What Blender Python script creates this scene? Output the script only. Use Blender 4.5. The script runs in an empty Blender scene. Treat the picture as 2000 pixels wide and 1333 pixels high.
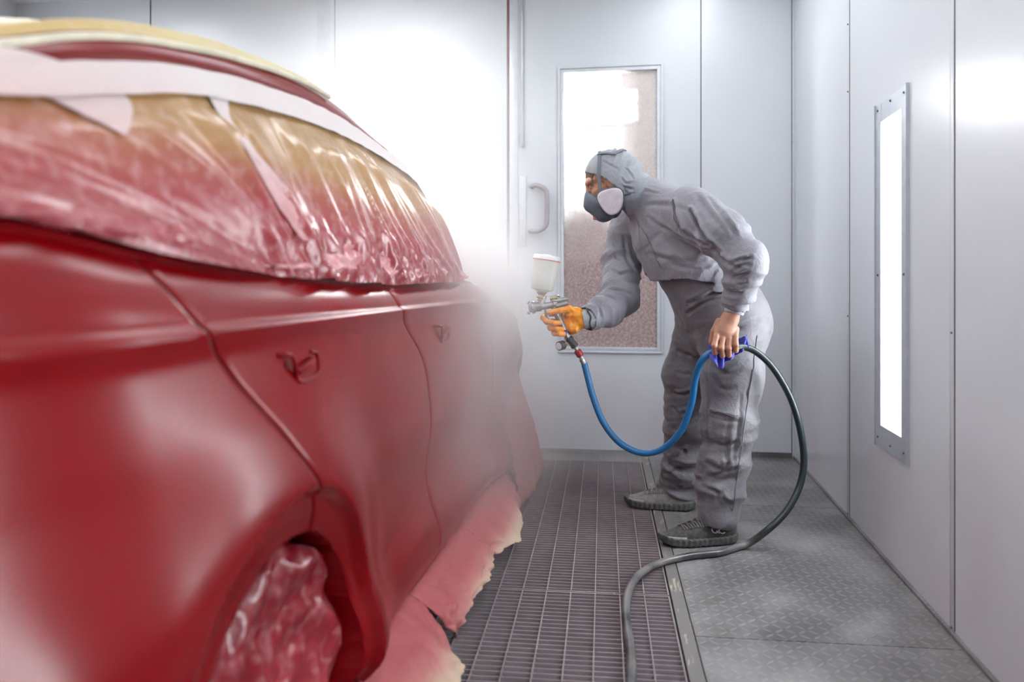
import bpy, math, random
import numpy as np
from mathutils import Vector, Matrix, noise

# ------------------------------------------------------------ camera, world, light, exposure
SC = bpy.context.scene
COL = SC.collection
FPX, CAMH, HOR, YAW = 1550.0, 1.05, 552.0, math.radians(8.98)
CA, SA = math.cos(YAW), math.sin(YAW)
cd = bpy.data.cameras.new('camera'); cam = bpy.data.objects.new('camera', cd); COL.objects.link(cam)
cd.sensor_width = 36; cd.lens = FPX / 2000 * 36
cd.shift_y = -(666.5 - HOR) / 2000
cd.clip_start = 0.02
cam.location = (0, 0, CAMH); cam.rotation_euler = (math.pi / 2, 0, YAW)
cd.dof.use_dof = True; cd.dof.focus_distance = 3.25; cd.dof.aperture_fstop = 1.9
SC.camera = cam
w = bpy.data.worlds.new('world'); SC.world = w; w.use_nodes = True
w.node_tree.nodes['Background'].inputs[0].default_value = (0.75, 0.8, 0.9, 1)
w.node_tree.nodes['Background'].inputs[1].default_value = 0.25
SC.view_settings.view_transform = 'Standard'; SC.view_settings.look = 'None'
SC.view_settings.gamma = 1; SC.view_settings.use_curve_mapping = False
SC.view_settings.exposure = 0.42
cy = SC.cycles
cy.use_denoising = True
cy.max_bounces = 7; cy.diffuse_bounces = 3; cy.glossy_bounces = 3; cy.transmission_bounces = 4
cy.transparent_max_bounces = 12; cy.volume_bounces = 3
cy.volume_step_rate = 1.9; cy.volume_max_steps = 64
cy.sample_clamp_indirect = 6.0
cy.use_adaptive_sampling = True; cy.adaptive_threshold = .03
try: cy.caustics_reflective = False; cy.caustics_refractive = False
except Exception: pass

# ------------------------------------------------------------ helpers
def A(px, py, d):
    """point at depth d (metres along the view axis) as seen at a place of the photograph"""
    lat = (px - 1000) / FPX * d; up = (HOR - py) / FPX * d
    return Vector((lat * CA - d * SA, lat * SA + d * CA, CAMH + up))

def link(o, parent=None):
    COL.objects.link(o)
    if parent is not None:
        o.parent = parent
        bpy.context.view_layer.update()
        o.matrix_parent_inverse = parent.matrix_world.inverted()
    return o

def mesh(name, V, F, mat, parent=None, smooth=True, auto=None):
    me = bpy.data.meshes.new(name)
    me.from_pydata([tuple(v) for v in V], [], [tuple(int(i) for i in f) for f in F])
    me.validate(); me.update()
    if smooth:
        me.polygons.foreach_set('use_smooth', [True] * len(me.polygons))
        if auto is not None:
            me.set_sharp_from_angle(angle=math.radians(auto))
    if mat is not None: me.materials.append(mat)
    o = bpy.data.objects.new(name, me)
    return link(o, parent)

def tag(o, label=None, cat=None, group=None, kind=None):
    if label: o['label'] = label
    if cat: o['category'] = cat
    if group: o['group'] = group
    if kind: o['kind'] = kind
    return o

def empty(name, loc, label=None, cat=None, group=None):
    o = bpy.data.objects.new(name, None); o.location = loc; o.empty_display_size = 0.1
    link(o); bpy.context.view_layer.update()
    return tag(o, label, cat, group)

class MB:
    """collects simple solids into one mesh"""
    def __init__(s): s.V = []; s.F = []
    def add(s, V, F):
        n = len(s.V); s.V += [Vector(v) for v in V]; s.F += [tuple(i + n for i in f) for f in F]; return s
    def box(s, lo, hi, M=None, bev=0.0):
        x0, y0, z0 = lo; x1, y1, z1 = hi
        if bev <= 0:
            V = [Vector(p) for p in ((x0,y0,z0),(x1,y0,z0),(x1,y1,z0),(x0,y1,z0),(x0,y0,z1),(x1,y0,z1),(x1,y1,z1),(x0,y1,z1))]
            F = [(0,3,2,1),(4,5,6,7),(0,1,5,4),(1,2,6,5),(2,3,7,6),(3,0,4,7)]
        else:
            import bmesh
            bm = bmesh.new(); bmesh.ops.create_cube(bm, size=1)
            for v in bm.verts: v.co = Vector(((v.co.x+.5)*(x1-x0)+x0, (v.co.y+.5)*(y1-y0)+y0, (v.co.z+.5)*(z1-z0)+z0))
            bmesh.ops.bevel(bm, geom=bm.edges[:], offset=bev, segments=2, affect='EDGES', profile=0.5)
            bm.verts.index_update()
            V = [v.co.copy() for v in bm.verts]; F = [tuple(v.index for v in f.verts) for f in bm.faces]; bm.free()
        if M is not None: V = [M @ v for v in V]
        return s.add(V, F)
    def tube(s, pts, r, n=12, caps=True):
        pts = [Vector(p) for p in pts]; k = len(pts)
        R = r if isinstance(r, (list, tuple)) else [r] * k
        t0 = (pts[1] - pts[0]).normalized()
        up = Vector((0, 0, 1)) if abs(t0.z) < .9 else Vector((1, 0, 0))
        u = t0.cross(up).normalized(); V = []; F = []
        for i in range(k):
            t = (pts[min(i+1, k-1)] - pts[max(i-1, 0)]).normalized()
            u = (u - t * u.dot(t)).normalized(); v = t.cross(u)
            for j in range(n):
                a = 2 * math.pi * j / n
                V.append(pts[i] + (u * math.cos(a) + v * math.sin(a)) * R[i])
        for i in range(k - 1):
            for j in range(n):
                a, b = i*n+j, i*n+(j+1) % n
                F.append((a, b, b+n, a+n))
        if caps: F.append(tuple(range(n-1, -1, -1))); F.append(tuple(range((k-1)*n, k*n)))
        return s.add(V, F)
    def build(s, name, mat, parent=None, smooth=True, auto=35):
        return mesh(name, s.V, s.F, mat, parent, smooth, auto)

def spline(pts, n):
    """Catmull-Rom through pts, n steps per span"""
    P = [Vector(p) for p in pts]; P = [P[0]*2-P[1]] + P + [P[-1]*2-P[-2]]
    out = []
    for i in range(1, len(P) - 2):
        a, b, c, d = P[i-1], P[i], P[i+1], P[i+2]
        for k in range(n):
            t = k / n
            out.append(0.5*((2*b)+(c-a)*t+(2*a-5*b+4*c-d)*t*t+(3*b-a-3*c+d)*t*t*t))
    out.append(P[-2]); return out

def interp(x, xs, ys):
    """smooth monotone-ish interpolation (hermite)"""
    if x <= xs[0]: return ys[0] + (x-xs[0]) * (ys[1]-ys[0])/(xs[1]-xs[0])
    if x >= xs[-1]: return ys[-1] + (x-xs[-1]) * (ys[-1]-ys[-2])/(xs[-1]-xs[-2])
    n = len(xs)
    for i in range(n-1):
        if x <= xs[i+1]: break
    def m(j):
        if j == 0: return (ys[1]-ys[0])/(xs[1]-xs[0])
        if j == n-1: return (ys[-1]-ys[-2])/(xs[-1]-xs[-2])
        return (ys[j+1]-ys[j-1])/(xs[j+1]-xs[j-1])
    h = xs[i+1]-xs[i]; t = (x-xs[i])/h
    return ((2*t**3-3*t*t+1)*ys[i]+(t**3-2*t*t+t)*h*m(i)+(-2*t**3+3*t*t)*ys[i+1]+(t**3-t*t)*h*m(i+1))

def sst(a, b, x):
    t = min(1, max(0, (x-a)/(b-a))); return t*t*(3-2*t)

# ------------------------------------------------------------ node materials
class NT:
    def __init__(s, name):
        s.m = bpy.data.materials.new(name); s.m.use_nodes = True
        s.t = s.m.node_tree; s.t.nodes.clear()
        s.out = s.t.nodes.new('ShaderNodeOutputMaterial')
    def n(s, typ, **kw):
        nd = s.t.nodes.new(typ)
        for k, v in kw.items(): setattr(nd, k, v)
        return nd
    def put(s, sock, v):
        if v is None: return
        if hasattr(v, 'is_linked') or isinstance(v, bpy.types.NodeSocket): s.t.links.new(v, sock)
        else:
            if sock.type == 'RGBA' and len(v) == 3: v = (*v, 1)
            sock.default_value = v
    def math(s, op, a, b=None, c=None, clamp=False):
        nd = s.n('ShaderNodeMath', operation=op, use_clamp=clamp)
        s.put(nd.inputs[0], a); s.put(nd.inputs[1], b); s.put(nd.inputs[2], c)
        return nd.outputs[0]
    def coord(s, which='Object'):
        return s.n('ShaderNodeTexCoord').outputs[which]
    def pos(s): return s.n('ShaderNodeNewGeometry').outputs['Position']
    def sep(s, v):
        nd = s.n('ShaderNodeSeparateXYZ'); s.put(nd.inputs[0], v); return nd.outputs
    def mapping(s, v, scale=(1,1,1), rot=(0,0,0)):
        nd = s.n('ShaderNodeMapping'); s.put(nd.inputs['Vector'], v)
        nd.inputs['Scale'].default_value = scale; nd.inputs['Rotation'].default_value = rot
        return nd.outputs[0]
    def noise(s, v, scale=5, detail=4, rough=.5, dist=0):
        nd = s.n('ShaderNodeTexNoise'); s.put(nd.inputs['Vector'], v)
        nd.inputs['Scale'].default_value = scale; nd.inputs['Detail'].default_value = detail
        nd.inputs['Roughness'].default_value = rough; nd.inputs['Distortion'].default_value = dist
        return nd.outputs[0]
    def voronoi(s, v, scale=5, feature='F1'):
        nd = s.n('ShaderNodeTexVoronoi', feature=feature); s.put(nd.inputs['Vector'], v)
        nd.inputs['Scale'].default_value = scale; return nd.outputs['Distance']
    def ramp(s, f, stops, mode='LINEAR'):
        nd = s.n('ShaderNodeValToRGB'); nd.color_ramp.interpolation = mode; s.put(nd.inputs[0], f)
        el = nd.color_ramp.elements
        while len(el) > len(stops): el.remove(el[-1])
        while len(el) < len(stops): el.new(1)
        for e, (p, c) in zip(el, stops):
            e.position = p; e.color = (*c, 1) if hasattr(c, '__len__') else (c, c, c, 1)
        return nd.outputs[0]
    def rng(s, f, a, b, c=0, d=1):
        nd = s.n('ShaderNodeMapRange', interpolation_type='SMOOTHSTEP'); s.put(nd.inputs[0], f)
        for i, v in enumerate((a, b, c, d)): nd.inputs[i+1].default_value = v
        return nd.outputs[0]
    def mix(s, f, a, b):
        nd = s.n('ShaderNodeMix', data_type='RGBA'); s.put(nd.inputs[0], f); s.put(nd.inputs[6], a); s.put(nd.inputs[7], b)
        return nd.outputs[2]
    def bump(s, h, dist=.01, strength=1.0):
        nd = s.n('ShaderNodeBump'); s.put(nd.inputs['Height'], h)
        nd.inputs['Distance'].default_value = dist; nd.inputs['Strength'].default_value = strength
        return nd.outputs[0]
    def pr(s, color=None, rough=.5, metal=0, normal=None, **kw):
        nd = s.n('ShaderNodeBsdfPrincipled')
        s.put(nd.inputs['Base Color'], color); s.put(nd.inputs['Roughness'], rough)
        s.put(nd.inputs['Metallic'], metal)
        if normal is not None: s.put(nd.inputs['Normal'], normal)
        for k, v in kw.items(): s.put(nd.inputs[k.replace('_', ' ')], v)
        return nd.outputs[0]
    def done(s, sh): s.t.links.new(sh, s.out.inputs[0]); return s.m

def lin(r, g, b):
    f = lambda c: (c/255/12.92) if c/255 <= .04045 else ((c/255+.055)/1.055)**2.4
    return (f(r), f(g), f(b))

def simple(name, rgb, rough=.5, metal=0, var=.12, scale=20, bump=0, **kw):
    t = NT(name); v = t.coord('Object'); nz = t.noise(v, scale, 4)
    c = tuple(x*(1-var) for x in rgb); c2 = tuple(min(1, x*(1+var)) for x in rgb)
    col = t.ramp(nz, [(.3, c), (.7, c2)])
    nm = t.bump(nz, bump) if bump else None
    return t.done(t.pr(col, rough, metal, nm, **kw))

def emit(name, rgb, strength):
    t = NT(name); e = t.n('ShaderNodeEmission'); e.inputs[0].default_value = (*rgb, 1); e.inputs[1].default_value = strength
    return t.done(e.outputs[0])

# ------------------------------------------------------------ surface nets (a shape from a distance field)
def surface_nets(fn, lo, hi, h):
    lo = np.array(lo, float) - 2*h; hi = np.array(hi, float) + 2*h
    n = np.ceil((hi-lo)/h).astype(int) + 1
    ax = [lo[i] + h*np.arange(n[i]) for i in range(3)]
    F = np.empty(n, np.float32)
    Yg, Zg = np.meshgrid(ax[1], ax[2], indexing='ij')
    step = max(1, int(400000 // (n[1]*n[2])))
    for i in range(0, n[0], step):
        xs = ax[0][i:i+step]
        P = np.stack([np.broadcast_to(xs[:, None, None], (len(xs),)+Yg.shape),
                      np.broadcast_to(Yg, (len(xs),)+Yg.shape), np.broadcast_to(Zg, (len(xs),)+Yg.shape)], -1).reshape(-1, 3)
        F[i:i+step] = fn(P).reshape(len(xs), n[1], n[2])
    S = F < 0
    c = [(a, b, d) for a in (0, 1) for b in (0, 1) for d in (0, 1)]
    def sub(Ar, o): return Ar[o[0]:Ar.shape[0]-1+o[0], o[1]:Ar.shape[1]-1+o[1], o[2]:Ar.shape[2]-1+o[2]]
    cnt = sum(sub(S, o).astype(np.int8) for o in c)
    act = (cnt > 0) & (cnt < 8)
    idx = np.argwhere(act)
    vid = -np.ones(act.shape, np.int64); vid[act] = np.arange(len(idx))
    acc = np.zeros((len(idx), 3)); num = np.zeros(len(idx))
    for a in c:
        for k in range(3):
            if a[k]: continue
            b = list(a); b[k] = 1
            fa = F[idx[:, 0]+a[0], idx[:, 1]+a[1], idx[:, 2]+a[2]]; fb = F[idx[:, 0]+b[0], idx[:, 1]+b[1], idx[:, 2]+b[2]]
            m = (fa < 0) != (fb < 0)
            t = np.where(m, fa/np.where(m, fa-fb, 1), 0)
            p = np.array(a, float)[None].repeat(len(idx), 0); p[:, k] += t
            acc[m] += p[m]; num[m] += 1
    V = lo + (idx + acc/num[:, None]) * h
    Q = []
    for k in range(3):
        i, j = [(1, 2), (2, 0), (0, 1)][k]
        sl0 = [slice(None)]*3; sl1 = [slice(None)]*3
        sl0[k] = slice(0, -1); sl1[k] = slice(1, None)
        ch = S[tuple(sl0)] != S[tuple(sl1)]
        e = np.argwhere(ch); e = e[(e[:, i] > 0) & (e[:, j] > 0) & (e[:, i] < n[i]-1) & (e[:, j] < n[j]-1)]
        ins = S[e[:, 0], e[:, 1], e[:, 2]]
        def g(di, dj):
            q = e.copy(); q[:, i] -= di; q[:, j] -= dj; return vid[q[:, 0], q[:, 1], q[:, 2]]
        a, b, cc, d = g(1, 1), g(0, 1), g(0, 0), g(1, 0)
        q = np.stack([a, b, cc, d], 1); q[~ins] = q[~ins][:, ::-1]
        Q.append(q)
    return V, np.concatenate(Q)

def vnormals(V, Q):
    n = np.cross(V[Q[:, 2]]-V[Q[:, 0]], V[Q[:, 3]]-V[Q[:, 1]])
    N = np.zeros_like(V)
    for k in range(4): np.add.at(N, Q[:, k], n)
    return N/np.maximum(np.linalg.norm(N, axis=1), 1e-12)[:, None]

def relax(V, Q, it=2, lam=.5):
    for _ in range(it):
        s = np.zeros_like(V); c = np.zeros(len(V))
        for a, b in ((0, 1), (1, 2), (2, 3), (3, 0)):
            np.add.at(s, Q[:, a], V[Q[:, b]]); np.add.at(s, Q[:, b], V[Q[:, a]])
            np.add.at(c, Q[:, a], 1); np.add.at(c, Q[:, b], 1)
        V = V + lam*(s/np.maximum(c, 1)[:, None]-V)
    return V

def bone(P, a, b, ra, rb, side=None, k=1.0):
    """tapered limb, k stretches the section along 'side'"""
    a = np.array(a); b = np.array(b); ba = b-a; L = ba @ ba
    t = np.clip((P-a) @ ba/L, 0, 1) if L > 0 else np.zeros(len(P))
    q = P-a-t[:, None]*ba
    if side is not None:
        s = np.array(side, float); s /= np.linalg.norm(s); c = q @ s
        q = q+(c*(1/k-1))[:, None]*s
    return np.linalg.norm(q, axis=1)-(ra+(rb-ra)*t)

def ellip(P, c, r, R=None):
    q = P-np.array(c)
    if R is not None: q = q @ np.array(R)          # columns of R are the local axes
    q = q/np.array(r); l = np.linalg.norm(q, axis=1)
    return (l-1)*min(r)

def smin(a, b, k):
    h = np.clip(.5+.5*(b-a)/k, 0, 1)
    return b+(a-b)*h-k*h*(1-h)
# ============================================================ SETTING
XR, XL, YB, YN, ZC = 0.93, -4.3, 4.95, -3.2, 3.0       # right, left, back (door) wall, near end, ceiling
PIT = -0.16

def wall_mat(name, rgb, rough=.26):
    t = NT(name); p = t.pos()
    streak = t.noise(t.mapping(p, (9, 9, .5)), 2.2, 4, .6)
    blot = t.noise(p, 1.3, 3)
    col = t.mix(t.rng(blot, .3, .7), tuple(x*.95 for x in rgb), rgb)
    col = t.mix(t.math('MULTIPLY', t.rng(t.voronoi(p, 9), .035, .0), .5), col, (.25, .2, .2))
    z = t.sep(p)[2]
    pink = t.math('MULTIPLY', t.rng(z, 1.0, .1), t.rng(t.noise(p, 2.0, 3), .25, .7))
    col = t.mix(t.math('MULTIPLY', pink, .55), col, (.62, .53, .58))       # old overspray low on the wall
    r = t.math('ADD', t.math('MULTIPLY', streak, .008), rough)
    sh = t.pr(col, r, 0, None)
    return t.done(sh)
M_WALL = wall_mat('painted_steel_wall', (.675, .70, .74))
M_DOORP = wall_mat('painted_door', (.655, .69, .73), .33)
M_TRIM = simple('pale_trim', (.62, .65, .70), .35, .2, .06)
M_SEAM = simple('dark_seam', (.06, .05, .06), .7)
M_RUST = simple('red_seal', (.2, .045, .045), .6)
M_STEEL = simple('steel', (.45, .45, .47), .35, .8)
M_DARK = simple('black_plastic', (.02, .02, .022), .4)
M_CEIL = simple('filter_ceiling', (.8, .82, .84), .9)
M_SCREW = simple('screw', (.12, .1, .1), .5, .6)

def wall(name, pieces, mat=M_WALL):
    b = MB()
    for lo, hi in pieces: b.box(lo, hi)
    return tag(b.build(name, mat, None, False, None), kind='structure')

# back wall pieces leave the double door opening; the leaves carry the windows
DL, DM, DR, DT = -1.96, -0.79, 0.385, 3.0
wall('wall_back', [((XL, YB, PIT), (DL, YB+.08, ZC)), ((DR, YB, PIT), (XR+.1, YB+.08, ZC))])
# right wall is pierced by the light box openings
LB = [(2.945, 3.285), (1.0, 1.34), (-0.9, -0.56)]
LZ0, LZ1 = .43, 1.727
edges = [YN]
for a, b_ in sorted(LB): edges += [a+.03, b_-.03]
edges.append(YB+.08)
pc = []
for i in range(0, len(edges), 2): pc.append(((XR, edges[i], -.02), (XR+.06, edges[i+1], ZC)))
for a, b_ in LB:
    pc += [((XR, a+.03, -.02), (XR+.06, b_-.03, LZ0+.05)), ((XR, a+.03, LZ1-.05), (XR+.06, b_-.03, ZC))]
wall('wall_right', pc)
wall('wall_left', [((XL-.08, YN, PIT), (XL, YB+.08, ZC))])
wall('wall_rear', [((XL-.08, YN-.08, PIT), (XR+.1, YN, ZC))])
wall('ceiling', [((XL-.1, YN-.1, ZC), (XR+.1, YB+.1, ZC+.08))], M_CEIL)

# ---- floor: dark pit tray below the grates, dusty deck at the right
t = NT('pit_tray'); p = t.pos()
nz = t.noise(p, 3, 4)
M_PIT = t.done(t.pr(t.ramp(nz, [(.3, (.16, .13, .145)), (.7, (.24, .205, .23))]), .8))
tag(MB().box((XL, YN, PIT-.06), (.32, YB, PIT)).build('floor', M_PIT, None, False), kind='structure')

GA = math.radians(2.45)                       # the grating lies slightly askew to the walls
G0 = Vector((.133, 2.13, 0))                  # a point of its right edge
GD = Vector((-math.sin(GA), math.cos(GA), 0)); GR = Vector((math.cos(GA), math.sin(GA), 0))
def gp(u, v, z): return G0+GR*u+GD*v+Vector((0, 0, z))    # u right of the edge, v along it

def tread_mat():
    t = NT('tread_plate'); p = t.pos()
    m = t.mapping(p, (1/.034, 1/.034, 1), (0, 0, -GA))
    X, Y, Z = t.sep(m)
    fx = t.math('SUBTRACT', t.math('FRACT', X), .5); fy = t.math('SUBTRACT', t.math('FRACT', Y), .5)
    par = t.math('MODULO', t.math('ADD', t.math('ADD', t.math('FLOOR', X), t.math('FLOOR', Y)), 1000), 2)
    sgn = t.math('SUBTRACT', t.math('MULTIPLY', t.math('GREATER_THAN', par, .5), 2), 1)
    a = t.math('MULTIPLY', t.math('ADD', fx, t.math('MULTIPLY', fy, sgn)), .7071)
    b = t.math('MULTIPLY', t.math('SUBTRACT', fx, t.math('MULTIPLY', fy, sgn)), .7071)
    e = t.math('ADD', t.math('POWER', t.math('DIVIDE', a, .52), 2), t.math('POWER', t.math('DIVIDE', b, .17), 2))
    h = t.rng(e, 1.2, .3)
    dirt = t.noise(p, 2.6, 5, .6); fine = t.noise(p, 60, 3)
    col = t.mix(t.rng(dirt, .34, .68), (.115, .104, .104), (.30, .285, .29))
    col = t.mix(t.math('MULTIPLY', fine, .35), col, (.16, .15, .15))
    col = t.mix(t.math('MULTIPLY', h, .3), col, (.42, .40, .40))
    nm = t.bump(t.math('ADD', h, t.math('MULTIPLY', fine, .25)), .0025, .8)
    return t.done(t.pr(col, t.rng(dirt, .2, .8, .42, .62), .25, nm))
M_TREAD = tread_mat()
t = NT('frame_strip'); p = t.pos()
res = t.rng(t.noise(t.mapping(p, (20, 3, 1)), 2.2, 5, .7), .56, .64)
M_STRIP = t.done(t.pr(t.mix(res, (.2, .185, .18), (.5, .44, .36)), .55, .3))

def slab(name, pts, z0, z1, mat, label=None, cat=None, group=None, kind=None):
    n = len(pts); V = [Vector((p[0], p[1], z1)) for p in pts]+[Vector((p[0], p[1], z0)) for p in pts]
    F = [tuple(range(n)), tuple(range(2*n-1, n-1, -1))]+[((i+1) % n, i, i+n, (i+1) % n+n) for i in range(n)]
    return tag(mesh(name, V, F, mat, None, False), label, cat, group, kind)
# frame strip between grating and deck
slab('trim_1', [gp(0.004, -4.9, 0), gp(.045, -4.9, 0), gp(.045, 2.8, 0), gp(.004, 2.8, 0)], PIT, 0.001, M_STRIP, kind='structure')
def deck(v0, v1, label):
    a, b = gp(.049, v0, 0), gp(.049, v1-.005, 0)
    ya = v0+2.13; yb = v1+2.13
    slab('tread_plate', [a, (XR, a.y+.03, 0), (XR, b.y+.03, 0), b], -.02, 0.0, M_TREAD, label, 'floor plate', 'tread plates along the right wall')
deck(-4.9, .28, 'dusty tread plate in front of the shoes, beside the hose on the grate')
deck(.28, 1.72, 'dusty grey tread plate under the near shoe of the painter')
deck(1.72, 2.79, 'dark tread plate in the far corner by the back wall')
slab('trim_2', [(.2, 2.4-4.9, 0), (XR, -2.5, 0), (XR, YB, 0), (.0, YB, 0), gp(.05, 0, 0)], -.06, -.021, M_SEAM, kind='structure')

# ---- steel gratings
t = NT('galvanised_grate'); p = t.pos()
dn = t.noise(p, 5, 4); sp = t.rng(t.noise(t.mapping(p, (14, 45, 1)), 2.4, 2), .70, .76)
M_GRATE = t.done(t.pr(t.mix(sp, t.ramp(dn, [(.3, (.27, .225, .235)), (.7, (.40, .345, .36))]), (.7, .66, .66)), .42, .45))
M_GRATE2 = simple('galvanised_cross_bar', (.33, .28, .295), .5, .2)
def grate(v0, v1, label):
    W = 2.46; base = gp(0, v0, 0)
    g = empty('floor_grate', base, label, 'floor grate', 'steel gratings in the booth floor')
    R = Matrix.Translation(G0) @ Matrix.Rotation(GA, 4, 'Z')
    b = MB(); n = int(W/.082)
    for i in range(n+1):
        u = -.002-i*.082; w_ = .0032 if i else .005
        b.box((u-w_, v0+.004, -.03), (u, v1-.004, .0), R)
    b.box((-W, v0+.004, -.03), (-.002, v0+.009, -.0015), R); b.box((-W, v1-.009, -.03), (-.002, v1-.004, -.0015), R)
    b.build('bearing_bars', M_GRATE, g, False)
    c = MB(); k = int((v1-v0)/.0285)
    for i in range(1, k):
        v = v0+i*(v1-v0)/k
        c.box((-W, v-.0016, -.014), (-.004, v+.0016, -.0025), R)
    c.build('cross_bars', M_GRATE2, g, False)
grate(-1.4, .58, 'near steel floor grate, the one the grey hose runs across at the bottom')
grate(.58, 2.56, 'far steel floor grate beside the shoes, ending at the booth doors')
slab('trim_3', [gp(-4.0, 2.56, 0), gp(.05, 2.56, 0), (.0+.02, YB, 0), (XL+.4, YB, 0)], -.03, .0, M_TREAD, kind='structure')

# ---- seams and screws of the right wall, base trim
def rivets(b, pts, axis, r=.006):
    for q in pts:
        q = Vector(q); b.tube([q, q+Vector(axis)*.004], [r, r*.7], 8)
sm = MB(); rv = MB()
for y in (3.71, 2.529, 1.35, .17, -1.0, -2.2): sm.box((XR-.0015, y-.002, .015), (XR+.001, y+.002, ZC))
sm.build('trim_4', M_SEAM, None, False); tag(bpy.data.objects['trim_4'], kind='structure')
lp = MB()
for y in (3.71, 2.529, 1.35, .17): lp.box((XR-.003, y+.002, .012), (XR, y+.034, ZC), None, .0012)
tag(lp.build('trim_5', M_WALL, None), kind='structure')
for y in (3.72, 2.54):
    rivets(rv, [(XR-.003, y+.004, z) for z in (.02, .9, 1.9, 2.2)], (-1, 0, 0), .004)
rivets(rv, [(XR, 4.93, z) for z in (.05, 1.35, 2.45)], (-1, 0, 0), .005)
tag(rv.build('trim_6', M_SCREW, None), kind='structure')
tag(MB().box((XR-.012, YN, .0), (XR, YB-.01, .012), None, .002).build('baseboard_right', M_TREAD, None), kind='structure')
# corner angle and panel strip at the back
cb = MB(); cb.box((XR-.018, YB-.004, .012), (XR-.001, YB, ZC)); cb.box((XR-.004, YB-.05, .012), (XR, YB, ZC))
tag(cb.build('trim_7', M_TRIM, None, False), kind='structure')
cs = MB(); cs.box((XR-.02, YB-.005, .0), (XR-.017, YB-.001, ZC)); cs.box((-3.275, YB-.003, .0), (-3.268, YB, ZC))
tag(cs.build('trim_8', M_SEAM, None, False), kind='structure')
tag(MB().box((DR+.03, YB-.012, 0), (XR-.02, YB, .03)).box((-3.2, YB-.012, 0), (DL, YB, .03)).build('baseboard_back', M_TREAD, None, False), kind='structure')

# ---- wall light boxes (glass front, steel frame, two tubes)
M_LBF = simple('light_box_frame', (.55, .58, .63), .35, .5, .05)
M_TUBE = emit('fluorescent_tube', (.93, .97, 1.0), 55)
M_REFL = simple('white_reflector', (.85, .87, .9), .4)
t = NT('clear_glass')
gl = t.n('ShaderNodeBsdfGlossy'); gl.inputs['Roughness'].default_value = .05
tr = t.n('ShaderNodeBsdfTransparent'); tr.inputs[0].default_value = (.97, .98, .98, 1)
mx = t.n('ShaderNodeMixShader'); mx.inputs[0].default_value = .06
t.t.links.new(tr.outputs[0], mx.inputs[1]); t.t.links.new(gl.outputs[0], mx.inputs[2])
M_GLASS = t.done(mx.outputs[0])
def light_box(y0, y1, label):
    g = empty('wall_light', (XR, (y0+y1)/2, LZ0), label, 'wall light', 'fluorescent light boxes in the right wall')
    f = MB(); w_ = .04; x0, x1 = XR-.006, XR
    f.box((x0, y0-.015, LZ0-.013), (x1, y1+.015, LZ0+w_+.03)); f.box((x0, y0-.015, LZ1-w_-.02), (x1, y1+.015, LZ1+.013))
    f.box((x0, y0-.015, LZ0), (x1, y0+w_+.01, LZ1)); f.box((x0, y1-w_-.01, LZ0), (x1, y1+.015, LZ1)); f.box((x0-.0005, y0-.015, LZ0-.01), (x1, y0+.06, LZ0+.07)); f.box((x0-.0005, y1-.06, LZ0-.01), (x1, y1+.015, LZ0+.07)); f.box((x0-.0005, y0-.015, LZ1-.06), (x1, y0+.06, LZ1+.01)); f.box((x0-.0005, y1-.06, LZ1-.06), (x1, y1+.015, LZ1+.01))
    f.box((x0-.006, y0-.018, LZ0-.016), (x1, y0-.013, LZ1+.016)); f.box((x0-.006, y1+.013, LZ0-.016), (x1, y1+.018, LZ1+.016))
    f.build('frame', M_LBF, g, False)
    for z in (LZ0+.02, (LZ0+LZ1)/2, LZ1-.01):
        for y in (y0+.02, y1-.015): s = MB(); rivets(s, [(x0, y, z)], (-1, 0, 0), .005); s.build('screw', M_SCREW, g)
    for z in (LZ0+.015, LZ1-.005): s = MB(); rivets(s, [(x0, (y0+y1)/2, z)], (-1, 0, 0), .005); s.build('screw', M_SCREW, g)
    r = MB(); a, c = y0+w_, y1-w_; xb = XR+.14
    r.box((xb, a-.02, LZ0), (xb+.01, c+.02, LZ1)); r.box((XR+.001, a-.03, LZ0), (xb, a-.02, LZ1)); r.box((XR+.001, c+.02, LZ0), (xb, c+.03, LZ1))
    r.box((XR+.001, a-.02, LZ0+.0), (xb, c+.02, LZ0+.01)); r.box((XR+.001, a-.02, LZ1-.01), (xb, c+.02, LZ1))
    r.build('reflector_box', M_REFL, g, False)
    for yy in ((y0+y1)/2-.055, (y0+y1)/2+.055):
        MB().tube([(XR+.07, yy, LZ0+.06), (XR+.07, yy, LZ1-.06)], .017, 12).build('tube', M_TUBE, g)
    MB().box((XR+.001, a-.005, LZ0+.04), (XR+.004, c+.005, LZ1-.04)).build('glass_front', M_GLASS, g, False)
light_box(*LB[0], 'tall lit light box set in the right wall behind the painter')
light_box(*LB[1], 'tall lit light box in the right wall, level with the boot of the car')
light_box(*LB[2], 'tall lit light box in the right wall, farthest from the doors')

# ---- ceiling light banks above the car and the walkway
M_CL = emit('ceiling_diffuser', (.93, .97, 1.0), 7.5)
def ceil_light(x, y, w_, l, label, m=M_CL):
    g = empty('ceiling_light', (x, y, ZC), label, 'ceiling light', 'light banks under the booth ceiling')
    f = MB(); z = ZC-.05
    for lo, hi in (((x-w_/2-.03, y-l/2-.03, z), (x-w_/2, y+l/2+.03, ZC)), ((x+w_/2, y-l/2-.03, z), (x+w_/2+.03, y+l/2+.03, ZC)),
                   ((x-w_/2, y-l/2-.03, z), (x+w_/2, y-l/2, ZC)), ((x-w_/2, y+l/2, z), (x+w_/2, y+l/2+.03, ZC))): f.box(lo, hi)
    f.build('frame', M_LBF, g, False)
    MB().box((x-w_/2, y-l/2, z+.015), (x+w_/2, y+l/2, z+.025)).build('diffuser', m, g, False)
for y, q in ((3.9, 'nearest the doors'), (1.9, 'level with the rear doors'), (-.4, 'farthest from the doors')): ceil_light(.35, y, .35, 1.5, 'narrow light bank over the walkway by the right wall, '+q)
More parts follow.
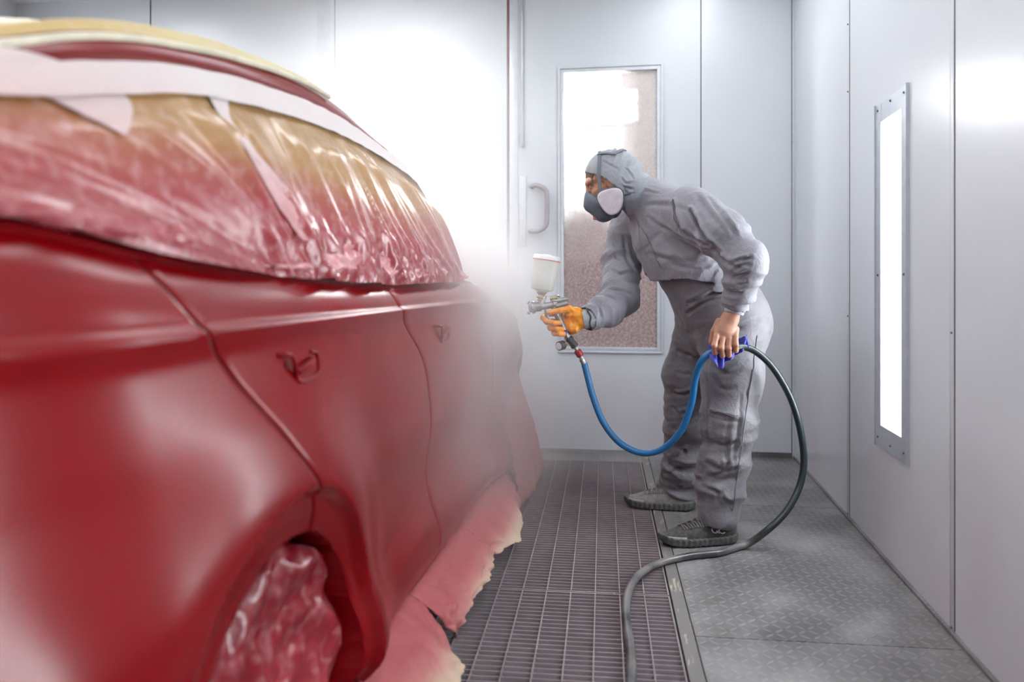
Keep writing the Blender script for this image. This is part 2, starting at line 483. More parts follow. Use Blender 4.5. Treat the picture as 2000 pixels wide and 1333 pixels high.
for y, q in ((3.6, 'nearest the doors'), (1.2, 'above the middle'), (-1.4, 'farthest from the doors')): ceil_light(-3.3, y, .4, 1.7, 'long light bank over the far side of the car, '+q)
for y, q in ((3.6, 'above the bonnet'), (1.2, 'above the roof'), (-1.4, 'farthest from the doors')): ceil_light(-1.5, y, .5, 1.4, 'wide light bank over the centre line of the car, '+q)

# ---- door leaves with dirty windows
def dirty_glass():
    t = NT('overspray_glass'); p = t.pos(); X, Y, Z = t.sep(p)
    n1 = t.noise(p, 70, 5, .75); n2 = t.noise(t.mapping(p, (1, 1, .8)), 4, 5, .6)
    vor = t.noise(p, 95, 2, .6)
    low = t.rng(Z, 1.75, 1.15)
    low2 = t.rng(t.math('ADD', low, t.math('MULTIPLY', t.math('SUBTRACT', n2, .5), .9)), .15, .75)
    right = t.rng(X, -.26, .06)
    up = t.math('MULTIPLY', right, .85)
    cov = t.math('MAXIMUM', t.math('MULTIPLY', low2, .80), up)
    spk = t.math('MULTIPLY', t.rng(n1, .42, .58), t.rng(vor, .35, .65))
    cov = t.math('ADD', t.math('MULTIPLY', cov, .82), t.math('MULTIPLY', t.math('MULTIPLY', spk, cov), .5), clamp=True)
    cov = t.math('ADD', cov, .10, clamp=True)
    col = t.mix(low, (.62, .57, .55), t.mix(t.rng(n1, .35, .65), (.36, .26, .255), (.56, .445, .435)))
    d = t.n('ShaderNodeBsdfDiffuse'); t.put(d.inputs[0], col)
    tl = t.n('ShaderNodeBsdfTranslucent'); t.put(tl.inputs[0], col)
    dt = t.n('ShaderNodeMixShader'); dt.inputs[0].default_value = .12
    t.t.links.new(d.outputs[0], dt.inputs[1]); t.t.links.new(tl.outputs[0], dt.inputs[2])
    g = t.n('ShaderNodeBsdfGlossy'); g.inputs['Roughness'].default_value = .08
    tr = t.n('ShaderNodeBsdfTransparent')
    a = t.n('ShaderNodeMixShader'); a.inputs[0].default_value = .05
    t.t.links.new(tr.outputs[0], a.inputs[1]); t.t.links.new(g.outputs[0], a.inputs[2])
    b = t.n('ShaderNodeMixShader'); t.put(b.inputs[0], cov)
    t.t.links.new(a.outputs[0], b.inputs[1]); t.t.links.new(dt.outputs[0], b.inputs[2])
    return t.done(b.outputs[0])
M_DGLASS = dirty_glass()
WZ0, WZ1 = .612, 2.395
def door(idx, x0, x1, wx0, wx1):
    b = MB(); g = .006; y0, y1 = YB+.0, YB+.06; z0 = .012
    o = .035
    b.box((x0+g, y0, z0), (wx0+o, y1, DT-.01)); b.box((wx1-o, y0, z0), (x1-g, y1, DT-.01))
    b.box((wx0+o, y0, z0), (wx1-o, y1, WZ0+o)); b.box((wx0+o, y0, WZ1-o), (wx1-o, y1, DT-.01))
    d = tag(b.build('door_%d' % idx, M_DOORP, None, False), kind='structure')
    f = MB()
    for a, c in ((0, .012), (.018, .036)):                          # stepped window frame
        yy = YB-.014+a*.3
        f.box((wx0+a, yy, WZ0+a), (wx0+c, YB, WZ1-a), None, .002); f.box((wx1-c, yy, WZ0+a), (wx1-a, YB, WZ1-a), None, .002)
        f.box((wx0+c, yy, WZ0+a), (wx1-c, YB, WZ0+c), None, .002); f.box((wx0+c, yy, WZ1-c), (wx1-c, YB, WZ1-a), None, .002)
    for a, c in ((.010, .020),):
        f.box((wx0+a, YB-.006, WZ0+a), (wx0+c, YB, WZ1-a)); f.box((wx1-c, YB-.006, WZ0+a), (wx1-a, YB, WZ1-a))
        f.box((wx0+c, YB-.006, WZ0+a), (wx1-c, YB, WZ0+c)); f.box((wx0+c, YB-.006, WZ1-c), (wx1-c, YB, WZ1-a))
    f.build('window_frame', M_TRIM, d, False)
    MB().box((wx0+o, YB+.02, WZ0+o), (wx1-o, YB+.026, WZ1-o)).build('pane', M_DGLASS, d, False)
    return d
d1 = door(1, DM+.02, DR, -.4905, .155)
d2 = door(2, DL, DM-.02, -1.74, -1.09)
# seals and the meeting strips
tag(MB().box((DM-.022, YB+.001, .01), (DM-.006, YB+.05, ZC)).build('trim_9', M_RUST, None, False), kind='structure')
tag(MB().box((DM-.008, YB-.006, .01), (DM+.048, YB, ZC), None, .003).build('trim_10', M_TRIM, None), kind='structure')
tag(MB().box((DR-.007, YB+.004, .01), (DR+.007, YB+.05, ZC)).box((DL-.006, YB+.004, .01), (DL+.006, YB+.05, ZC)).build('trim_11', M_SEAM, None, False), kind='structure')
tag(MB().box((DL-.12, YB-.004, .01), (DL-.03, YB, ZC), None, .002).build('trim_12', M_TRIM, None), kind='structure')
rd = MB(); rd.tube([(DM+.075, YB-.014, 1.94), (DM+.075, YB-.014, ZC)], .007, 10)
rd.build('bolt_rod', M_STEEL, d1)
re = MB(); re.tube([(DM+.075, YB-.016, 1.90), (DM+.075, YB-.016, 1.985)], .012, 10); re.build('bolt_end', M_STEEL, d1)
# door handle: a D shaped pull
hx = DM+.135; zc0, zc1 = 1.36, 1.665
hb = MB(); xr = hx+.10
hb.tube(spline([(hx, YB-.004, zc1-.012), (hx, YB-.045, zc1-.012), (hx+.045, YB-.052, zc1-.012), (xr-.01, YB-.052, zc1-.04), (xr, YB-.052, zc1-.09), (xr, YB-.052, zc0+.09),
           (xr-.01, YB-.052, zc0+.04), (hx+.045, YB-.052, zc0+.012), (hx, YB-.045, zc0+.012), (hx, YB-.004, zc0+.012)], 6), .0155, 12)
M_HND = simple('grey_pull', (.36, .33, .36), .4)
hb.build('handle', M_HND, d1)
lk = MB(); lk.box((DM+.055, YB-.012, 1.28), (DM+.10, YB, 1.72), None, .003)
lk.build('latch_plate', M_TRIM, d1)

# ---- the workshop beyond the doors: pale wall and two lamps, plus two added glow panels
M_OUT = simple('workshop_wall', (.5, .47, .46), .8)
tag(MB().box((-5, 7.6, -.2), (3, 7.7, 3.4)).build('wall_beyond', M_OUT, None, False), kind='structure')
tag(MB().box((-5, 5.06, -.22), (3, 7.6, -.17)).build('floor_beyond', simple('workshop_floor', (.2, .18, .17), .7), None, False), kind='structure')
M_WL = emit('work_light_white', (.97, .985, 1.0), 60)
M_WL3 = emit('work_light_square', (.97, .985, 1.0), 62)
M_GLOW = emit('added_window_glow', (.97, .985, 1.0), 1.5)  # added glowing surface, stands in for a brightly lit workshop wall
def work_light(x, z0, z1, w_, mat, label, y=5.7, name='work_light', cat='work light'):
    g = empty(name, (x, y, z0), label, cat)
    MB().box((x-w_/2-.03, y+.012, z0-.03), (x+w_/2+.03, y+.05, z1+.03), None, .006).build('housing', M_LBF, g)
    MB().box((x-w_/2, y, z0), (x+w_/2, y+.011, z1)).build('lit_panel', mat, g, False)
    for k in (-1, 1): MB().tube([(x+k*w_/3, y+.03, z1+.03), (x+k*w_/3, y+.03, 3.35)], .008, 8).build('hanging_rod', M_LBF, g)
work_light(-1.55, 2.05, 2.55, .62, M_WL3, 'square work light glaring through the window of the left door leaf')
work_light(-.31, 2.20, 2.42, .62, M_WL, 'wide work light behind the top of the right door leaf window')
work_light(-1.75, .9, 3.0, 1.1, M_GLOW, 'added glow panel brightening the window of the left door leaf', 6.3, 'added_glow_panel', 'backlit sheet')
work_light(-.32, 1.22, 3.0, 1.25, M_GLOW, 'added glow panel brightening the window of the right door leaf', 6.3, 'added_glow_panel', 'backlit sheet')

tag(MB().box((-5, 5.0, 3.35), (3, 7.7, 3.42)).build('ceiling_beyond', M_OUT, None, False), kind='structure')

M_FILL = emit('far_wall_fill', (.93, .97, 1.0), 3.0)
# unseen fill lights added along the far wall to brighten the back wall
for y, q in ((4.2, 'nearest the doors'), (2.6, 'level with the front doors of the car'), (.9, 'level with the boot of the car'), (-.9, 'farthest from the doors')):
    g = empty('wall_light', (XL, y, .5), 'added unseen fill light on the far wall, '+q, 'wall light', 'added fill lights on the far wall')
    MB().box((XL, y-.24, .5), (XL+.05, y+.24, 2.5), None, .008).build('housing', M_LBF, g)
    MB().box((XL+.051, y-.19, .55), (XL+.058, y+.19, 2.45)).build('diffuser', M_FILL, g, False)
# ============================================================ CAR
YRW, YFW = 1.34, 4.02                         # wheel centres
XS, XC = -0.62, -1.53                         # widest side plane, centre line
def paint_mat():
    t = NT('fresh_red_paint'); p = t.pos()
    nz = t.noise(p, 900, 2)
    big = t.noise(p, 2.5, 3)
    col = t.mix(t.rng(big, .3, .7), (.15, .0005, .002), (.17, .0006, .0025))
    return t.done(t.pr(col, .24, 0, t.bump(nz, .0002, .2), Specular_IOR_Level=.28, Coat_Weight=.06, Coat_Roughness=.15))
M_PAINT = paint_mat()
M_WELL = simple('dark_wheel_well', (.07, .004, .006), .6)
M_GAP = simple('panel_gap_shadow', (.035, .002, .003), .8)

def belt(Y): return interp(Y, [.2, .76, 1.0, 1.34, 2.03, 2.9, 3.4, 4.0, 4.75], [1.125, 1.118, 1.093, 1.075, 1.056, 1.06, 1.035, .95, .74])
CREASE = .975
def plan(Y):
    """how far the side stands in from the widest plane"""
    v = 0.0
    if Y < .95: u = (.95-Y); v += .42*u*u+1.0*max(0, .55-Y)**2
    if Y > 3.9: u = (Y-3.9); v += .30*u*u+1.1*max(0, Y-4.35)**2*2
    return v
def side_x(Y, z):
    b = belt(Y); c = min(CREASE, b-.07)
    # profile from the sill up to the belt: inset
    if z < c:
        v = interp(z, [.17, .22, .30, .38, .48, .62, .80, .93, c], [.025, -.014, -.010, .012, .014, .004, .006, .013, .0])
    else:
        u = (z-c)/(b-c); v = .010*sst(0, .16, u)+.008*u+.038*u*u+.012*u**4
    x = XS-v-plan(Y)
    for cy_, ro, zc, zz, s in ((YRW-.02, .455, .28, .395, .055), (YFW, .43, .29, .40, .045)):
        if cy_ < 2 and Y > cy_: ro = .36
        e = math.hypot((Y-cy_)/ro, (z-zc)/zz)
        x += s*math.exp(-(max(e-1, 0)/.42)**2)*sst(.97, .80, z)*sst(.95, .55, abs(Y-cy_))
    x += .045*sst(.80, .60, z)*sst(1.08, .72, Y)      # rear bumper stands proud
    # hollow above the sill of the doors
    x -= .016*math.exp(-((z-.47)/.10)**2)*sst(1.75, 2.2, Y)*(1-sst(3.2, 3.6, Y))
    # flat band round the wheel opening, set in from the wing
    for cy_, ro, zc, zz in ((YRW-.02, .455, .28, .395), (YFW, .43, .29, .40)):
        if cy_ < 2 and Y > cy_: ro = .36
        e = math.hypot((Y-cy_)/ro, (z-zc)/zz)
        ri = .80
        if e < 1.04:
            x -= .026*sst(1.02, .96, e)+.016*sst(.96, ri, e)
    return x
ARCH = ((YRW, .285, .302, .305), (YFW, .29, .345, .34))
def arch_e(Y, z, k): c, zc, ry, rz = ARCH[k]; return math.hypot((Y-c)/ry, (z-zc)/rz)

def cut_rear(z):  # rear door, rear edge
    return interp(z, [.3, .6, .67, .75, .88, .975, 1.04, 1.10], [1.50, 1.425, 1.385, 1.31, 1.19, 1.085, 1.01, .985])
def cut_mid(z):
    return interp(z, [.2, .29, .50, .735, .84, .97, 1.06], [2.37, 2.40, 2.395, 2.33, 2.265, 2.07, 2.03])
def cut_front(z):
    return interp(z, [.2, .5, .8, 1.0, 1.06], [3.36, 3.38, 3.40, 3.34, 3.28])
def cut_tail(z): return .22

def side_sheet(name, ya, yb, ny, parent, zlo=.17, side=1, mat=M_PAINT, gap=.0035, closed_sill=True):
    """one outer panel between two cut curves; side -1 mirrors it to the far side"""
    nz_ = 96; V = []; idx = {}
    def zrow(s, Y):
        b = belt(Y); c = min(CREASE, b-.07)
        return zlo+(c-zlo)*s/.75 if s <= .75 else c+(b-c)*(s-.75)/.25
    for j in range(nz_+1):
        s = j/nz_
        for i in range(ny+1):
            u = i/ny
            z0 = zlo; 
            zr = z0+s*(1.0)          # provisional height to find cuts
            Yg = ya(.6)+(yb(.6)-ya(.6))*u
            z = zrow(s, Yg)
            Y = (ya(z)+gap)+(yb(z)-gap-ya(z)-gap)*u
            z = zrow(s, Y)
            V.append([Y, z])
    W = ny+1; inside = [min(arch_e(y, z, 0), arch_e(y, z, 1)) < 1 for y, z in V]
    F = []
    for j in range(nz_):
        for i in range(ny):
            q = (j*W+i, j*W+i+1, (j+1)*W+i+1, (j+1)*W+i)
            if all(inside[k] for k in q): continue
            F.append(q)
    for k, (y, z) in enumerate(V):
        for a in (0, 1):
            e = arch_e(y, z, a)
            if e < 1 and e > 1e-6:
                c, zc, ry, rz = ARCH[a]; V[k] = [c+(y-c)/e, zc+(z-zc)/e]
    P = [Vector((side_x(y, z), y, z)) for y, z in V]
    used = sorted({i for f in F for i in f}); mp = {o: n for n, o in enumerate(used)}
    P = [P[i] for i in used]; F = [tuple(mp[i] for i in f) for f in F]
    # fold the border inwards
    from collections import Counter
    ed = Counter()
    for f in F:
        for a, b in zip(f, f[1:]+f[:1]): ed[(a, b)] += 1
    bd = [(a, b) for (a, b) in ed if (b, a) not in ed]
    cen = {}
    for a, b in bd:
        for q in (a, b):
            if q not in cen:
                cen[q] = len(P)
                y, z = P[q].y, P[q].z
                dx = -.028
                if min(arch_e(y, z, 0), arch_e(y, z, 1)) < 1.01: dx = -.07
                P.append(P[q]+Vector((dx, 0, 0)))
    # soft rolled edge: pull border vertices a touch inward
    for q in cen: P[q] = P[q]+Vector((-.0025, 0, 0))
    for a, b in bd: F.append((b, a, cen[a], cen[b]))
    if side < 0:
        P = [Vector((2*XC-v.x, v.y, v.z)) for v in P]; F = [f[::-1] for f in F]
    return mesh(name, P, [f[::-1] for f in F], mat, parent, True, 42)

car = empty('car', (XC, 2.6, 0), 'red freshly painted car with windows and wheels masked in film and paper', 'car')
for sd in (1, -1):
    side_sheet('rear_quarter_panel', cut_tail, cut_rear, 110, car, side=sd)
    side_sheet('rear_door_panel', cut_rear, cut_mid, 110, car, side=sd)
    side_sheet('front_door_panel', cut_mid, cut_front, 70, car, side=sd)
    side_sheet('front_wing', cut_front, lambda z: 4.72-.25*abs(z-.5), 90, car, side=sd)

# inner body behind the gaps
ib = MB()
for sd in (1, -1):
    V = []; F = []
    ys = np.linspace(.3, 4.6, 87); zs = np.linspace(.24, 1.0, 20)
    for z in zs:
        for y in ys:
            zz = .24+(z-.24)/(.76)*(belt(y)-.03-.24)
            x = side_x(y, zz)-.022
            V.append((x if sd > 0 else 2*XC-x, y, zz))
    for j in range(19):
        for i in range(86):
            q = (j*87+i, j*87+i+1, (j+1)*87+i+1, (j+1)*87+i)
            if all(min(arch_e(V[k][1], V[k][2], 0), arch_e(V[k][1], V[k][2], 1)) < 1.0 for k in q) or any(min(arch_e(V[k][1], V[k][2], 0), arch_e(V[k][1], V[k][2], 1)) < 1.08 for k in q): continue
            F.append(q if sd < 0 else q[::-1])
    ib.add(V, F)
ib.build('inner_body', M_GAP, car)

# wheels wrapped in overpainted film
def film_mat(name, stops, zlo, zhi, rough=.28, wob=.25, alpha=None):
    t = NT(name); p = t.pos(); X, Y, Z = t.sep(p)
    n = t.noise(p, 4.5, 4, .6)
    h = t.math('ADD', t.rng(Z, zlo, zhi), t.math('MULTIPLY', t.math('SUBTRACT', n, .5), wob))
    col = t.ramp(h, stops)
    fine = t.noise(p, 40, 4)
    col = t.mix(t.math('MULTIPLY', t.rng(fine, .45, .7), .18), col, (.75, .5, .5))
    return t.done(t.pr(col, rough, 0, t.bump(t.noise(p, 28, 3), .004, .15), Coat_Weight=.15, Coat_Roughness=.15))
M_WFILM = film_mat('overpainted_wheel_film', [(0, (.42, .08, .09)), (.5, (.28, .02, .03)), (1, (.16, .005, .01))], 0, .6)
def crumple(P, amp, f, seed=0):
    q = Vector((P[0]*f+seed*3.1, P[1]*f-seed, P[2]*f+seed*.7))
    return amp*(1-2*abs(noise.noise(q)))+amp*.5*(1-2*abs(noise.noise(q*2.3)))
# wheel wells
for k, (c, zc, ry, rz) in enumerate(ARCH):
    for sd in (1, -1):
        V = []; F = []; n = 40
        prof = [(0.045, 1.02), (.06, 1.10), (.14, 1.12), (.30, 1.10), (.34, .95), (.34, .02)]
        for (dx, s) in prof:
            for i in range(n):
                a = 2*math.pi*i/n
                y = c+ry*s*math.cos(a); z = max(.19, zc+rz*s*math.sin(a))
                x = XS-dx-.01
                V.append((x if sd > 0 else 2*XC-x, y, z))
        for j in range(len(prof)-1):
            for i in range(n):
                q = (j*n+i, j*n+(i+1) % n, (j+1)*n+(i+1) % n, (j+1)*n+i)
                F.append(q if sd > 0 else q[::-1])
        mesh('wheel_well', [(v[0]+crumple(v, .012, 7, 1), v[1], v[2]+crumple(v, .008, 9, 3)) for v in V], F, M_WFILM, car)

for c in (YRW+.01, YFW):
    for sd in (1, -1):
        V = []; F = []; n = 120; R = .282
        xo = XS-.038
        prof = [(-.22, .20), (-.22, .27), (-.16, R), (-.06, R), (-.025, .285), (.0, .265), (.008, .23), (-.004, .18), (-.018, .12), (-.012, .06), (-.01, .0)]
        prof2 = []
        for (a, b) in zip(prof, prof[1:]):
            for s in range(4): prof2.append((a[0]+(b[0]-a[0])*s/4, a[1]+(b[1]-a[1])*s/4))
        prof2.append(prof[-1])
        for (dx, r) in prof2:
            for i in range(n):
                a = 2*math.pi*i/n
                y, z = math.cos(a)*r, math.sin(a)*r
                fold = .010*math.sin(7*a+9*r*6)*(r/.282)+crumple((y, z, dx), .012, 9, sd+c)
                rr = r+fold*.6*(r > .1)
                x = xo+dx+fold*1.2
                zz = max(.006, .285+math.sin(a)*min(rr, .28))
                V.append((x if sd > 0 else 2*XC-x, c+.005+math.cos(a)*rr, zz))
        for j in range(len(prof2)-1):
            for i in range(n):
                q = (j*n+i, j*n+(i+1) % n, (j+1)*n+(i+1) % n, (j+1)*n+i)
                F.append(q[::-1] if sd > 0 else q)
        mesh('wheel', V, F, M_WFILM, car)

# door handle recesses with the bare bracket (handles are taken off)
def handle(Yc, zc, parent):
    x = side_x(Yc, zc)
    def sp(dy, dz, dx): return Vector((side_x(Yc+dy, zc+dz)+dx, Yc+dy, zc+dz))
    b = MB()
    # shallow rim of the recess, open at the top left
    b.tube(spline([sp(-.015, -.010, .001), sp(-.010, -.026, .0015), sp(.02, -.031, .0015), (sp(.07, -.027, .0015)), sp(.098, -.020, .0015), sp(.104, -.004, .0015), sp(.098, .014, .0015), sp(.07, .020, .001)], 6), .0036, 8)
    b.build('handle_recess', M_PAINT, parent)
    d = MB(); d.tube(spline([sp(.002, -.012, .001), sp(.02, -.004, .009), sp(.05, .003, .010), sp(.066, .004, .002)], 4), .0065, 10); d.build('handle_bar', M_PAINT, parent)
    c = MB()
    c.tube(spline([sp(-.070, .026, .0), sp(-.062, .026, .012), sp(-.045, .022, .014), sp(-.030, .010, .012), sp(-.022, -.006, .008), sp(-.012, -.020, .002)], 5), .0046, 10)
    c.build('handle_bracket', M_PAINT, parent)
    h = MB(); h.tube([sp(.035, -.012, -.002), sp(.036, -.012, .0012)], .006, 16); MB().tube([sp(-.040, .004, -.002), sp(-.039, .004, .0012)], .008, 12).build('screw_hole', M_GAP, parent)
    h.build('handle_hole', M_GAP, parent)
handle(1.40, .895, car); handle(2.52, .885, car)

# ---- greenhouse: rails, roof, film
rY = [.45, .96, 1.058, 1.171, 1.309, 1.541, 1.98, 2.409, 2.667, 2.90, 2.99, 3.06]
rZ = [1.19, 1.39, 1.43, 1.466, 1.498, 1.536, 1.566, 1.522, 1.445, 1.288, 1.19, 1.075]
rX = [-.80, -.86, -.86, -.86, -.86, -.86, -.86, -.84, -.80, -.76, -.73, -.70]
def rail(Y): return Vector((interp(Y, rY, rX), Y, interp(Y, rY, rZ)))
def beltp(Y): 
    b = belt(Y); return Vector((side_x(Y, b), Y, b))
def glass(Y, t):
    """side surface from the belt (t 0) up to the roof rail (t 1); lean follows the rail"""
    b = beltp(Y); r = rail(Y)
    if r.z < b.z+.002: r = Vector((b.x-.01, Y, b.z+.002))
    p = b.lerp(r, t); 
    p.x += .05*math.sin(math.pi*min(1, t))*.6*min(1, (r.z-b.z)/.4)+.02*0
    p.z += .0
    return p
# red side rail of the roof and pillars
def strip(t0f, t1f, Y0, Y1, n, m, off, name, mat, amp=None, parent=car, both=True, thick=0):
    o = None
    for sd in ((1, -1) if both else (1,)):
        V = []; F = []
        for i in range(n+1):
            Y = Y0+(Y1-Y0)*i/n
            for j in range(m+1):
                t = t0f(Y)+(t1f(Y)-t0f(Y))*j/m
                p = glass(Y, t)
                e = .004
                nrm = (glass(Y+e, t)-glass(Y-e, t)).cross(glass(Y, t+e)-glass(Y, t-e))
                if nrm.length < 1e-9: nrm = Vector((1, 0, 0))
                nrm.normalize()
                if nrm.x < 0: nrm = -nrm
                d = off+(amp(Y, t, j/m) if amp else 0)
                p = p+nrm*d
                V.append(p if sd > 0 else Vector((2*XC-p.x, p.y, p.z)))
        for i in range(n):
            for j in range(m):
                q = (i*(m+1)+j, (i+1)*(m+1)+j, (i+1)*(m+1)+j+1, i*(m+1)+j+1)
                F.append(q if sd > 0 else q[::-1])
        o = mesh(name, V, F, mat, parent)
        if thick:
            md = o.modifiers.new('s', 'SOLIDIFY'); md.thickness = thick; md.offset = -1
    return o
# band borders in t: tape lower / upper edge
def tape_hi(Y): return interp(Y, [.5, .9, 1.1, 1.25, 1.6, 2.1, 2.5, 2.8, 3.0], [.80, .80, .80, .815, .83, .85, .87, .90, .93])
def tape_lo(Y): return interp(Y, [.5, .9, 1.1, 1.25, 1.6, 2.1, 2.5, 2.8, 3.0], [.62, .64, .66, .69, .71, .735, .77, .80, .84])
strip(lambda Y: tape_hi(Y)-.06, lambda Y: .995, .35, 3.05, 140, 10, .004, 'roof_side_rail', M_PAINT, lambda Y, t, s: .010*math.sin(math.pi*s)-.012*(s > .45)*(s < .55))
# roof skin, masked with yellowish paper
M_ROOFP = film_mat('ochre_roof_paper', [(0, (.50, .33, .12)), (.5, (.50, .36, .15)), (1, (.60, .52, .30))], 1.3, 1.6, .5, .5)
V = []; F = []; n, m = 90, 30
for i in range(n+1):
    Y = .40+(3.06-.40)*i/n; r = rail(Y)
    for j in range(m+1):
        s = -1+2*j/m; hw = -(XC-r.x); 
        crown = .055*(1-abs(s)**2.6)
        yy = Y
        if Y > 2.3: yy = Y+(1-s*s)*.22*sst(2.3, 3.0, Y)
        if Y < 1.0: yy = Y-(1-s*s)*.12*sst(1.0, .4, Y)
        V.append((XC-hw*s*-1*-1 if False else XC+hw*s, yy, r.z+crown*(1 if 1 < Y < 2.5 else .6)-.006+.004*noise.noise(Vector((Y*8, s*6, 0)))))
for i in range(n):
    for j in range(m):
        q = (i*(m+1)+j, i*(m+1)+j+1, (i+1)*(m+1)+j+1, (i+1)*(m+1)+j); F.append(q)
mesh('roof', V, F, M_ROOFP, car)
# paper edge strip along the rail
tl = lambda Y: .95+.05*sst(1.25, 2.15, Y)
strip(tl, lambda Y: 1.01, .40, 2.1, 120, 6, .016, 'roof_paper_edge', M_ROOFP)
M_CREAM = simple('cream_tape', (.62, .57, .44), .6)
for sd in (1, -1):
    pts = []
    for Y in np.linspace(.42, 2.08, 70):
        p = glass(Y, tl(Y)-.004)+Vector((.017, 0, .002)); pts.append(p if sd > 0 else Vector((2*XC-p.x, p.y, p.z)))
    MB().tube(pts, .007, 8).build('tape_line', M_CREAM, car)

# side film with folds
def fold(Y, t):
    h = min(1, max(.0, (rail(Y).z-belt(Y))/.35))
    if Y < 1.45:
        a = math.atan2(t+.12, (1.62-Y)*2.6); u = a*7
    else: u = 0
    w1 = sst(1.55, 1.2, Y)
    u1 = math.atan2(t*.42+.05, (1.55-min(Y, 1.5)))*6.5
    u2 = (Y-.30*t*(-1)*-1)*6.2+.35*t
    def rid(u, s, k=1.0): return (1-abs(noise.noise(Vector((u, s, k))))*2.0)
    a1 = .026*rid(u1*.7, .3*t+1.3)+.0025*rid(u1*1.7, .4*t+7)
    uu = Y*1.0+.42*t*(1.0+.5*math.sin(Y*3))
    a2 = .022*rid(uu*3.2, t*.45+3)+.011*rid(uu*7, t*.8+9)+.004*rid(uu*17, t*1.2+5)
    low = sst(.35, .0, t)
    a2 += .012*low*rid(Y*14+t*3, t*5)+.006*low*rid(Y*30, t*9)
    a = a1*w1+a2*(1-w1)
    return a*min(1, h*1.2)*(1-.8*sst(tape_lo(Y)-.16, tape_lo(Y)-.02, t))
M_FILM = film_mat('overpainted_window_film', [(0, (.22, .018, .025)), (.26, (.27, .03, .034)), (.44, (.30, .075, .045)), (.62, (.36, .19, .075)), (1, (.40, .25, .11))], 1.03, 1.50, .26, .22)
strip(lambda Y: -.035, lambda Y: tape_lo(Y)+.05, .35, 3.03, 420, 60, .012, 'window_film', M_FILM, lambda Y, t, s: fold(Y, t))
M_TAPE = film_mat('overpainted_masking_tape', [(0, (.46, .17, .18)), (.5, (.55, .40, .39)), (1, (.60, .54, .53))], 1.1, 1.48, .55, .4)
strip(tape_lo, tape_hi, .55, 3.02, 160, 8, .024, 'masking_tape', M_TAPE, lambda Y, t, s: .003*noise.noise(Vector((Y*14, t*9, 2)))+.002)
# tape pieces over the film
def patch(pts, name, mat, off=.024):
    """a torn piece of tape laid over the film; pts are (Y, t) pairs in two rows"""
    V = []; F = []; lo_, hi_ = pts; n = 14
    A1 = spline([(a, b, 0) for a, b in lo_], n); B1 = spline([(a, b, 0) for a, b in hi_], n); m = 8
    for p, q in zip(A1, B1):
        for j in range(m+1):
            r = p.lerp(q, j/m); Y, tt = r.x, r.y
            g = glass(Y, tt); V.append(g+Vector((off+.6*fold(Y, tt)+.003*noise.noise(Vector((Y*20, tt*12, 1))), 0, 0)))
    for i in range(len(A1)-1):
        for j in range(m):
            F.append((i*(m+1)+j, (i+1)*(m+1)+j, (i+1)*(m+1)+j+1, i*(m+1)+j+1))
    return mesh(name, V, F, mat, car)
patch([[(1.325, .80), (1.34, .62), (1.36, .50), (1.42, .30), (1.50, .14)], [(1.43, .80), (1.37, .62), (1.45, .42), (1.54, .28), (1.60, .14)]], 'tape_piece', M_TAPE)
patch([[(.70, .98), (.80, .86), (.90, .74), (.985, .60), (1.03, .52)], [(.78, 1.0), (.90, .96), (1.01, .84), (1.09, .68), (1.04, .52)]], 'tape_piece', M_TAPE)

# crumpled film edge lying on the belt line
def crumple_strip(Y0, Y1, name, mat, h0, amp):
    V = []; F = []; n, m = 260, 14
    for i in range(n+1):
        Y = Y0+(Y1-Y0)*i/n; b = beltp(Y)
        hh = h0(Y)*(.75+.5*noise.noise(Vector((Y*7, 3, 0))))
        for j in range(m+1):
            s = j/m
            p = glass(Y, s*hh) if s*hh < 1 else glass(Y, 1)
            c = crumple((Y, s*hh*.7, 0), amp, 17, 2)+crumple((Y, s*hh, 0), amp*.5, 38, 5)
            V.append(p+Vector((.022+c+.010*math.sin(math.pi*s), 0, .3*c)))
    for i in range(n):
        for j in range(m): F.append((i*(m+1)+j, (i+1)*(m+1)+j, (i+1)*(m+1)+j+1, i*(m+1)+j+1))
    return mesh(name, V, F, mat, car)
M_CR = film_mat('crumpled_red_film', [(0, (.22, .02, .03)), (.5, (.30, .04, .05)), (1, (.36, .10, .11))], 1.05, 1.25, .26, .6)
crumple_strip(.45, 1.10, 'film_edge', M_CR, lambda Y: .17, .007)
M_CR2 = film_mat('crumpled_pale_film', [(0, (.60, .28, .30)), (.4, (.46, .15, .17)), (1, (.45, .18, .17))], 1.05, 1.2, .26, .8)
crumple_strip(1.36, 3.0, 'film_edge', M_CR2, lambda Y: .02+.15*sst(1.36, 1.75, Y), .009)
# belt moulding
for sd in (1, -1):
    mb = MB(); pts = []
    for Y in np.linspace(.30, 3.24, 120):
        b = beltp(Y); x = b.x+.001
        pts.append((x if sd > 0 else 2*XC-x, Y, b.z-.004))
    mb.tube(pts, .0085, 8).build('belt_moulding', M_PAINT, car)

